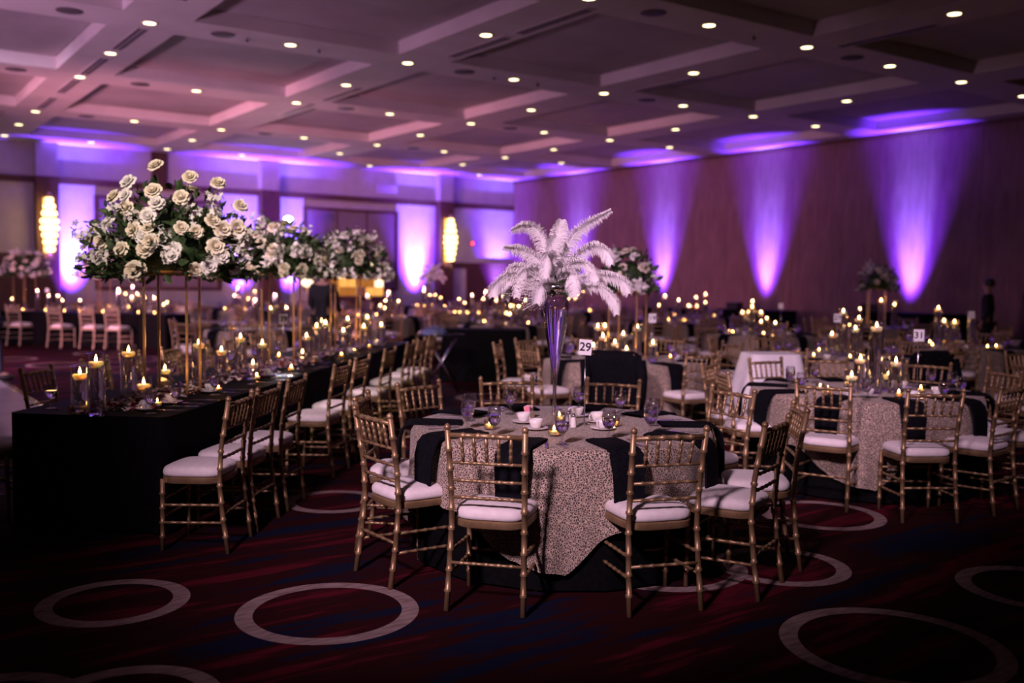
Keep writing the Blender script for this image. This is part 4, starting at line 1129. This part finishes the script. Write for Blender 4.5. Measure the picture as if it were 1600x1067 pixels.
SPECS = [  # centre, short name, chairs, phase, number, vases, far?, flowers
    ((7.20, 8.10), 'the bouquet table marked 19', 9, 225, '19', 9, False, 'stand'),
    ((9.75, 7.25), 'the table past the white stand', 9, 200, '27', 5, False, None),
    ((12.84, 7.54), 'the table beyond the hung jackets', 9, 215, '', 5, False, None),
    ((12.63, 10.91), 'the table facing the third beam', 9, 190, '', 9, True, None),
    ((16.72, 11.51), 'the table facing the last beam', 9, 210, '', 3, True, 'bouquet'),
    ((17.05, 16.72), 'the table hugging the brown wall', 9, 200, None, 6, True, None),
    ((10.44, 15.16), 'the table behind the service table', 9, 230, None, 11, True, None),
    ((9.59, 18.60), 'the table beyond the standing man', 9, 215, None, 8, True, None),
    ((14.30, 24.57), 'the table by the pale door', 9, 235, None, 6, True, 'feather'),
    ((12.74, 19.90), 'the table at mid hall', 9, 200, None, 6, True, None),
    ((16.20, 20.40), 'the table facing the first beam', 9, 220, None, 5, True, None),
    ((6.14, 25.60), 'the table behind the far head table', 9, 230, None, 7, True, None),
    ((8.40, 23.60), 'the bouquet table at the back wall', 9, 245, None, 6, True, 'bouquet'),
    ((11.0, 24.9), 'the table by the amber bar', 9, 245, None, 5, True, None),
    ((5.69, 15.20), 'the table beside the dance floor', 9, 240, None, 4, True, None),
    ((15.8, 7.30), 'the table in the dark corner', 9, 240, None, 3, True, None),
    ((10.35, 4.10), 'the table in the dark aisle', 9, 160, None, 4, True, None),
    ((14.2, 14.6), 'the table facing the second beam', 9, 215, None, 4, True, None),
]
for s in SPECS: TABLES.append(s[0])
# white draped stand and other pieces that chairs must avoid come first in blocked()
for (c, nm, nch, ph, num, nv, far, extra) in SPECS:
    rt = random.Random(nm)
    base_table(*c, nm, OVERFAR if far else OVER, ph + 30, None)
    ring_chairs(c, nch, ph, 'gold bamboo-style chair with ivory cushion at ' + nm, 'chairs at ' + nm, far)
    zz = TT
    pts = []
    hs = [.58, .50, .39, .39, .30, .30, .24, .24, .39, .30, .50]
    if '19' in nm: hs = [.39, .30, .39, .24, .18, .30, .24, .18, .39]
    for k in range(nv):
        for _ in range(40):
            r = .07 + .32 * rt.random(); a = rt.random() * 6.28
            x, y = r * math.cos(a), r * math.sin(a)
            if extra and abs(x) < .20 and abs(y) < .20: continue
            if all(math.hypot(x - q[0], y - q[1]) > .125 for q in pts):
                pts.append((x, y)); cylinder(c[0] + x, c[1] + y, zz, hs[k], 'on ' + nm, 'candle vases on ' + nm); break
    for k in range(5 if nv > 3 else 3):
        a = rt.random() * 6.28; r = .50
        votive(c[0] + r * math.cos(a), c[1] + r * math.sin(a), zz, 'lit votive candle in a small glass on ' + nm, 'votives on ' + nm)
    for k in range(nch):
        a = math.radians(ph) + 2 * PI * k / nch + .24
        make('water_goblet', GOBLET, 'stemmed glass goblet of water on ' + nm, 'glass', (c[0] + .66 * math.cos(a), c[1] + .66 * math.sin(a), zz), 0, 'goblets on ' + nm)
        a -= .30
        make('napkin', NAPK[k % 4], 'folded black napkin hanging over the edge of ' + nm, 'napkin', (c[0], c[1], 0), a, 'napkins on ' + nm)
        if k % 2 == 0:
            a += .22
            q = (c[0] + .56 * math.cos(a), c[1] + .56 * math.sin(a))
            make('coffee_cup', CUP, 'white china coffee cup on ' + nm, 'cup', (q[0], q[1], zz - .011), a, 'cups on ' + nm)
    if num is not None:
        sx, sy = {'19': (7.18, 7.66), '27': (9.40, 6.97)}.get(num, (c[0] + .28, c[1] - .22))
        if nm == 'the table beyond the hung jackets': sx, sy = 12.27, 7.02
        sign(sx, sy, zz, num or None, facing(sx, sy), 'white number card%s on %s' % (' reading ' + num if num else '', nm))
    if extra == 'stand':
        stand((c[0] + .02, c[1], zz), .5, .76, .16, 'slim gold four-post flower stand on ' + nm)
        arrangement((c[0] + .02, c[1], zz + .78), .3, .30, .28, .40, 26, 14, 260, 'white and blush rose bouquet on the stand beside card 19', 31, leafscale=1.2)
    if extra == 'bouquet':
        stand((c[0], c[1], zz), .5, .75, .15, 'slim gold four-post flower stand on ' + nm)
        arrangement((c[0], c[1], zz + .77), .3, .36, .34, .42, 26, 12, 240, 'round pale rose bouquet on the stand of ' + nm, 41, leafscale=1.2)
    if extra == 'feather':
        make('trumpet_vase', [('glass', vg), ('water', vw)], 'tall slender trumpet glass vase on ' + nm, 'vase', (c[0] - .0, c[1], zz))
        feather_piece((c[0], c[1], zz + .83), 'small pale plume of ostrich feathers in a vase on ' + nm)

# ------------------------------------------------------------------ far black table with gold flower stands
FU = Vector((.64, -.77, 0)).normalized(); FN = Vector((.77, .64, 0)).normalized(); FC = Vector((4.85, 22.95, 0))
fa = math.atan2(FU.y, FU.x)
make('folding_table', [('tabletop', MB().box((0, 0, .72), (4.6, .78, .03)).mesh('far_top', WOOD, False))] + [('leg', tleg, (sx * 2.0, sy * .33, 0)) for sx in (-1, 1) for sy in (-1, 1)], 'rectangular folding table under the far black cloth', 'table', FC - FU * .4, fa)
make('long_tablecloth', box_cloth(4.8, .90, .745), 'floor-length black cloth on the far table beside the dance floor', 'tablecloth', FC - FU * .4, fa)
WF = 'on the far black table'
for k, t in enumerate((-2.0, .0)):
    q = FC + FU * t
    stand((q.x, q.y, TL), fa, .80, .16, 'pale gold flower stand %s, %s' % (WF, ('in front of the wooden pillar', 'before the violet wall')[k]))
    arrangement((q.x, q.y, TL + .82), .5, .52, .46, .46, 40, 26, 380, 'white rose bouquet %s, %s' % (WF, ('in front of the wooden pillar', 'before the violet wall')[k]), 51 + k)
for k, (h, t, n_) in enumerate(((.30, -2.35, 0), (.50, -1.65, .0), (.39, -1.45, .12), (.39, -1.1, 0), (.30, -.9, -.1), (.30, -.6, .1), (.50, .5, 0), (.30, .75, .1), (.39, .9, -.1), (.30, 1.1, .05), (.39, 1.4, 0), (.24, 1.55, .12), (.30, 1.75, -.05))):
    q = FC + FU * t + FN * n_
    cylinder(q.x, q.y, TL, h, WF, 'candle vases on the far black table')
for t in (-2.2, -1.8, -1.2, -.7, -.3, .3, .7, 1.2, 1.6):
    q = FC + FU * t - FN * .28
    votive(q.x, q.y, TL, 'lit votive candle in a small glass ' + WF, 'votives on the far black table')
    q = FC + FU * (t + .15) - FN * .33
    make('water_goblet', GOBLET, 'stemmed glass goblet of water ' + WF, 'glass', (q.x, q.y, TL), 0, 'goblets on the far black table')
q = FC + FU * -1.3 - FN * .1
sign(q.x, q.y, TL, None, facing(q.x, q.y), 'small white table number card on a stem ' + WF)
for x, y in ((3.20, 23.68), (3.85, 22.68), (4.37, 22.03), (4.77, 21.55)):
    chair((x, y), math.degrees(math.atan2(FN.y, FN.x)) - 6, 'pale gold bamboo-style chair with its back to the dance floor at the far black table', 'chairs in front of the far black table', True, True)
chair((2.75, 24.3), 20, 'pale gold bamboo-style chair beside the person in grey at the far black table', None, True, True)
for t in (-1.9, -1.1, -.2, .7, 1.5):
    q = FC + FU * t + FN * .95
    chair((q.x, q.y), math.degrees(math.atan2(FN.y, FN.x)) + 180, 'pale gold bamboo-style chair behind the far black table', 'chairs behind the far black table', True, True)

# ------------------------------------------------------------------ jackets, white draped stand, service table
def jacket(x, y, rz, label):
    """dark jacket hung over a chair back, local -y is the outside of the chair"""
    vs = []; fs = []
    prof = [(-.012, .42), (-.025, .55), (-.035, .70), (-.050, .84), (-.048, .915), (.0, .950), (.045, .915), (.05, .82), (.045, .70), (.04, .62)]
    nx = 11
    for i, (yy, z) in enumerate(prof):
        w = .29 if 2 < i < 7 else .25
        if i in (4, 5, 6): w = .27
        for j in range(nx):
            s_ = -1 + 2 * j / (nx - 1)
            vs.append((s_ * w, yy + .012 * math.sin(j * 1.7 + i) + (.03 if abs(s_) > .95 else 0) * (1 if yy < 0 else -1), z - .05 * max(0, abs(s_) - .7) * (3 if 3 < i < 7 else 1)))
    for i in range(len(prof) - 1):
        for j in range(nx - 1):
            a = i * nx + j; fs.append((a, a + 1, a + nx + 1, a + nx))
    body = MB().add(vs, fs).mesh('jacket_body', NAP)
    sl = MB().tube([(0, -.02, .86), (.02, -.05, .70), (.015, -.05, .52), (.0, -.04, .40)], [.05, .052, .045, .038], 8).mesh('sleeve', NAP)
    return make('jacket', [('body', body), ('sleeve', sl, (-.27, 0, 0)), ('sleeve', sl, (.26, 0, 0))], label, 'jacket', (x, y, .01), rz)
# chairs that carry jackets
a = math.atan2(7.2 - 6.95, 0)
chair((6.05, 6.98), 44, 'gold chair near card 19 with a black jacket over its back', None)
jacket(6.05 + .012, 6.98 + .012, math.radians(44 - 90), 'black jacket on a chair between the feather table and number 19')
chair((9.05, 5.55), 75, 'gold chair behind the card reading 31 with a jacket on it', None)
jacket(9.05, 5.57, math.radians(75 - 90), 'black jacket on a chair behind the card reading 31')
make('folding_stand', [('top', MB().box((0, 0, .86), (.42, .34, .02)).mesh('stand_top', WOOD, False)), ('leg', MB().tube([(-.2, -.16, 0), (.2, -.16, .85)], .012, 8).mesh('x_leg', STEEL)), ('leg', MB().tube([(.2, -.14, 0), (-.2, -.14, .85)], .012, 8).mesh('x_leg', STEEL)),
     ('leg', MB().tube([(-.2, .16, 0), (.2, .16, .85)], .012, 8).mesh('x_leg', STEEL)), ('leg', MB().tube([(.2, .14, 0), (-.2, .14, .85)], .012, 8).mesh('x_leg', STEEL))], 'folding tray stand hidden under a white cloth', 'stand', (8.05, 6.78, 0), -.5)
make('white_tablecloth', box_cloth(.52, .44, .885, .20, .02, WHITECLOTH, .35, .80, 'white_cloth'), 'plain white cloth flaring over a small stand between round tables', 'tablecloth', (8.05, 6.78, 0), -.5)
make('service_table', [('tabletop', MB().box((0, 0, .80), (1.18, .52, .03)).mesh('service_top', WOOD, False))] + [('leg', tleg, (sx * .5, sy * .2, .085)) for sx in (-1, 1) for sy in (-1, 1)], 'plain service table hidden under a black cloth', 'table', (8.45, 12.85, 0), -.61)
make('service_cloth', box_cloth(1.30, .62, .825, .05), 'black floor-length cloth on the service table behind the tray stand', 'tablecloth', (8.45, 12.85, 0), -.61)
XA = MB().tube([(-.24, 0, 0), (.22, 0, .78)], .013, 8).mesh('x_leg', STEEL); XB = MB().tube([(.24, 0, 0), (-.22, 0, .78)], .013, 8).mesh('x_leg', STEEL)
make('tray_stand', [('leg', XA, (0, -.2, 0)), ('leg', XB, (0, -.17, 0)), ('leg', XA, (0, .2, 0)), ('leg', XB, (0, .17, 0)), ('strap', MB().box((-.22, 0, .78), (.03, .42, .006)).mesh('strap', BLACK, False)), ('strap', MB().box((.22, 0, .78), (.03, .42, .006)).mesh('strap', BLACK, False))],
     'folding chrome tray stand with crossed legs beside the black service table', 'stand', (7.12, 11.95, .004), -.55)
make('oval_tray', MB().lathe([(.0001, 0), (.30, 0), (.33, .03), (.32, .03), (.29, .008), (.0001, .008)], 28).mesh('oval_tray', BLKMETAL), 'large round black serving tray on the crossed-leg stand', 'tray', (7.12, 11.95, .79), 0)
cl = MB()
rc = random.Random(9)
cl.lathe([(.0001, 0), (.15, .0), (.17, .03), (.15, .07), (.08, .10), (.0001, .11)], 14)
cl.v = [(x * 1.2 * (1 + .12 * rc.uniform(-1, 1)), y * (1 + .12 * rc.uniform(-1, 1)), max(0, z * (1 + .3 * rc.uniform(-1, 1)))) for x, y, z in cl.v]
make('cloth_bundle', cl.mesh('cloth_bundle', BLUECLOTH), 'crumpled pale blue cloth on the black serving tray', 'cloth', (7.02, 12.0, .80), .3)
# buffets along the brown wall
for y0, y1, h, lab in ((18.25, 20.1, .86, 'between the first two violet beams'), (15.3, 17.3, .92, 'below the third violet beam'), (10.9, 13.1, 1.0, 'below the last violet beam')):
    make('buffet_table', [('tabletop', MB().box((0, 0, h - .03), (.56, y1 - y0 - .12, .03)).mesh('buffet_top', WOOD, False)), ('leg', tleg, (0, -.6, 0)), ('leg', tleg, (0, .6, 0))], 'buffet table under a black cloth against the brown wall, ' + lab, 'table', (18.75, (y0 + y1) / 2, 0), 0)
    make('buffet_cloth', box_cloth(.66, y1 - y0, h, .04), 'black cloth on the buffet table against the brown wall, ' + lab, 'tablecloth', (18.75, (y0 + y1) / 2, 0), 0)
cz = [('body', MB().box((0, 0, .07), (.24, .34, .14)).mesh('crate_body', BLKMETAL, False)), ('lid', MB().box((0, 0, .15), (.26, .36, .02)).mesh('crate_lid', BLKMETAL, False)), ('handle', MB().tube([(0, -.06, .16), (0, -.06, .19), (0, .06, .19), (0, .06, .16)], .006, 6).mesh('crate_handle', STEEL))]
for y, h, lab in ((16.95, .92, 'third'), (13.0, 1.0, 'last')):
    make('equipment_case', cz, 'small black lidded case on the buffet table below the %s violet beam' % lab, 'case', (18.7, y, h + .002), .1)

# ------------------------------------------------------------------ spotlight on stand, amber panel, globe
spx, spy, spz = 10.85, 26.9, 3.19
aim = (Vector((0, 0, 1.6)) - Vector((spx, spy, spz)))
rza = math.atan2(aim.y, aim.x) + PI / 2
hd = MB().tube([(0, .16, 0), (0, .0, 0), (0, -.10, 0)], [.07, .11, .12], 20).mesh('spot_head', BLKMETAL)
ln = MB().tube([(0, -.101, 0), (0, -.106, 0)], [.115, .115], 20).mesh('spot_lens', SPOTL)
make('spotlight', [('head', hd, (0, 0, 0)), ('lens', ln), ('yoke', MB().tube([(-.14, 0, .0), (-.14, 0, -.16), (.14, 0, -.16), (.14, 0, .0)], .012, 6).mesh('spot_yoke', BLKMETAL)),
     ('pole', MB().tube([(0, 0, -.16), (0, 0, -spz + .02)], .018, 8).mesh('spot_pole', BLKMETAL)), ('leg', MB().tube([(0, 0, -spz + .5), (.35, .1, -spz + .01)], .012, 6).mesh('spot_leg', BLKMETAL)), ('leg', MB().tube([(0, 0, -spz + .5), (-.35, .1, -spz + .01)], .012, 6).mesh('spot_leg', BLKMETAL)), ('leg', MB().tube([(0, 0, -spz + .5), (0, -.35, -spz + .01)], .012, 6).mesh('spot_leg', BLKMETAL))],
     'dazzling white spotlight on a tall black stand behind the flower bouquets', 'spotlight', (spx, spy, spz), rza)
lamp('SPOT', 'spotlight_beam', (spx - .08, spy - .12, spz), (1.0, .85, .95), 380, (3.5, 9.5, 1.8), 50, .8, .08)
ap = [('frame', MB().box((0, .05, 1.25), (1.9, .06, 1.5)).mesh('amber_frame', BRASS, False)), ('counter', MB().box((0, -.25, .5), (1.9, .55, 1.0)).mesh('amber_counter', WOOD, False))]
ra = random.Random(4)
for i in range(6):
    for j in range(4):
        if ra.random() < .2: continue
        ap.append(('glass_tile', MB().box((0, 0, 0), (.27, .03, .25)).mesh('glass_tile', (AMBER, AMBER, AMBERD, AMBERD, GLOBEL)[ra.randrange(5)], False), (-.76 + i * .305, 0, 1.14 + j * .27)))
make('backlit_bar', ap, 'glowing amber backlit glass panel above a dark counter by the back wall', 'bar', (13.35, 27.55, 0), 0)
make('globe_lamp', [('globe', MB().lathe([(.0001, -.18)] + [(.18 * math.sin(t * PI / 8), -.18 * math.cos(t * PI / 8)) for t in range(1, 8)] + [(.0001, .18)], 16).mesh('globe', GLOBEL)), ('post', MB().tube([(0, 0, -.17), (0, 0, -1.44)], .02, 8).mesh('lamp_post', BRASS)), ('base', MB().lathe([(.0001, -1.455), (.16, -1.455), (.15, -1.43), (.0001, -1.42)], 16).mesh('lamp_base', BRASS))],
     'round glowing globe lamp on a post beside the amber bar', 'lamp', (11.55, 27.2, 1.46))

# ------------------------------------------------------------------ people
def skin_obj(name, nodes, edges, mt, parent, root=0, sub=2):
    me = bpy.data.meshes.new(name)
    me.from_pydata([n_[0] for n_ in nodes], edges, [])
    me.materials.append(mt)
    o = link(name, me, parent)
    sk = o.modifiers.new('skin', 'SKIN'); sk.use_smooth_shade = True
    lay = me.skin_vertices[0] if len(me.skin_vertices) else None
    if lay is None:
        bpy.context.view_layer.objects.active = o
        lay = me.skin_vertices[0]
    for i, n_ in enumerate(nodes):
        r = n_[1]; r = r if isinstance(r, tuple) else (r, r)
        lay.data[i].radius = r; lay.data[i].use_root = (i == root)
    ss = o.modifiers.new('sub', 'SUBSURF'); ss.levels = sub; ss.render_levels = sub
    return o
def person(loc, rz, H, mt_top, mt_leg, label, pose):
    k = H / 1.78
    o = tag(link('person', None, None, loc, (0, 0, rz)), label, 'person')
    sw = pose.get('step', 0.0)
    el = pose.get('elbow', (.05, .05)); fw = pose.get('wrist', (.10, .10)); lean = pose.get('lean', 0.0)
    def V(x, y, z): return (x * k, (y + lean * max(0, z - .95)) * k, z * k)
    # body: pelvis, spine, neck, head, limbs, fingers (front is -y)
    N_ = []; E_ = []
    def add(p, r, par=None):
        N_.append((V(*p), (r[0] * k, r[1] * k) if isinstance(r, tuple) else r * k))
        if par is not None: E_.append((par, len(N_) - 1))
        return len(N_) - 1
    pel = add((0, 0, .95), (.15, .11)); sp1 = add((0, 0, 1.15), (.14, .10), pel); ch = add((0, 0, 1.36), (.16, .11), sp1); nk = add((0, 0, 1.50), .055, ch)
    hd0 = add((0, -.01, 1.57), .072, nk); hd1 = add((0, -.015, 1.66), (.078, .095), hd0); add((0, 0, 1.75), .055, hd1)
    add((0, -.115, 1.625), .012, hd1)
    for s_ in (-1, 1):
        hp = add((s_ * .10, 0, .90), .085, pel); kn = add((s_ * .11, -.02 + sw * s_, .50), .058, hp); an = add((s_ * .11, .01 + 1.6 * sw * s_, .09), .042, kn)
        add((s_ * .115, -.14 + 1.6 * sw * s_, .045), .036, an)
        i = 0 if s_ < 0 else 1
        sh = add((s_ * .185, 0, 1.42), .065, ch); eb = add((s_ * .25, el[i], 1.14), .045, sh); wr_ = add((s_ * .235, el[i] - fw[i], .90 + abs(fw[i]) * .5), .030, eb)
        pa = add((s_ * .23, el[i] - fw[i] - .03, .83 + abs(fw[i]) * .5), .032, wr_)
        for q in range(4):
            f1 = add((s_ * .23, el[i] - fw[i] - .055 + q * .02, .775 + abs(fw[i]) * .5), .0095, pa)
            add((s_ * .215, el[i] - fw[i] - .055 + q * .02, .735 + abs(fw[i]) * .5 + (.01 if q in (0, 3) else 0)), .008, f1)
        t1 = add((s_ * .205, el[i] - fw[i] - .075, .83 + abs(fw[i]) * .5), .010, pa); add((s_ * .195, el[i] - fw[i] - .09, .79 + abs(fw[i]) * .5), .009, t1)
    skin_obj('body', N_, E_, SKIN, o)
    N_ = []; E_ = []
    b0 = add((0, .0, .82), (.175, .125)); b1 = add((0, 0, 1.0), (.17, .125), b0); b2 = add((0, 0, 1.17), (.165, .12), b1); b3 = add((0, .005, 1.36), (.19, .135), b2); add((0, .01, 1.495), .075, b3)
    for s_ in (-1, 1):
        i = 0 if s_ < 0 else 1
        sh = add((s_ * .195, 0, 1.41), .085, b3); eb = add((s_ * .255, el[i], 1.14), .064, sh); add((s_ * .238, el[i] - fw[i], .90 + abs(fw[i]) * .5), .048, eb)
    skin_obj('jacket', N_, E_, mt_top, o)
    N_ = []; E_ = []
    b0 = add((0, 0, .96), (.165, .12))
    for s_ in (-1, 1):
        hp = add((s_ * .10, 0, .86), .10, b0); kn = add((s_ * .11, -.02 + sw * s_, .50), .076, hp); add((s_ * .11, .01 + 1.6 * sw * s_, .07), .062, kn)
    skin_obj('trousers', N_, E_, mt_leg, o)
    hm = MB().lathe([(.0001, -.02), (.085, -.02), (.098, .04), (.088, .10), (.05, .14), (.0001, .148)], 14)
    hm.v = [(x * .92 * k, (y * 1.08 + .022) * k, (z + 1.655) * k) for x, y, z in hm.v]
    link('hair', hm.mesh('hair', HAIR), o)
    for s_ in (-1, 1):
        link('ear', MB().lathe([(.0001, -.03), (.012, -.02), (.014, .01), (.0001, .03)], 8, (s_ * .083 * k, .01 * k, 1.635 * k)).mesh('ear', SKIN), o)
        y = (.01 + 1.6 * sw * s_)
        link('shoe', MB().tube([(s_ * .115 * k, (y + .06) * k, .042), (s_ * .115 * k, (y - .04) * k, .048), (s_ * .118 * k, (y - .13) * k, .040), (s_ * .118 * k, (y - .20) * k, .028)], [.036, .046, .044, .022], 10).mesh('shoe', HAIR), o)
        link('eye', MB().lathe([(.0001, -.010), (.010, 0), (.0001, .010)], 8, (s_ * .032 * k, -.092 * k, 1.66 * k)).mesh('eye', INK), o)
    return o
person((7.05, 15.9, 0), math.radians(128), 1.80, SUIT, SUIT, 'person in a black suit standing behind the flower stand with arms held in front', {'elbow': (-.02, -.02), 'wrist': (.16, .16), 'lean': -.03})
person((1.92, 16.35, .024), math.radians(70), 1.76, GREYSUIT, GREYSUIT, 'person in a grey suit walking on the white dance floor', {'step': .09})
person((18.2, 10.1, 0), math.radians(200), 1.72, SUIT, SUIT, 'person in dark clothes standing in the shadows near the buffet and brown wall', {})
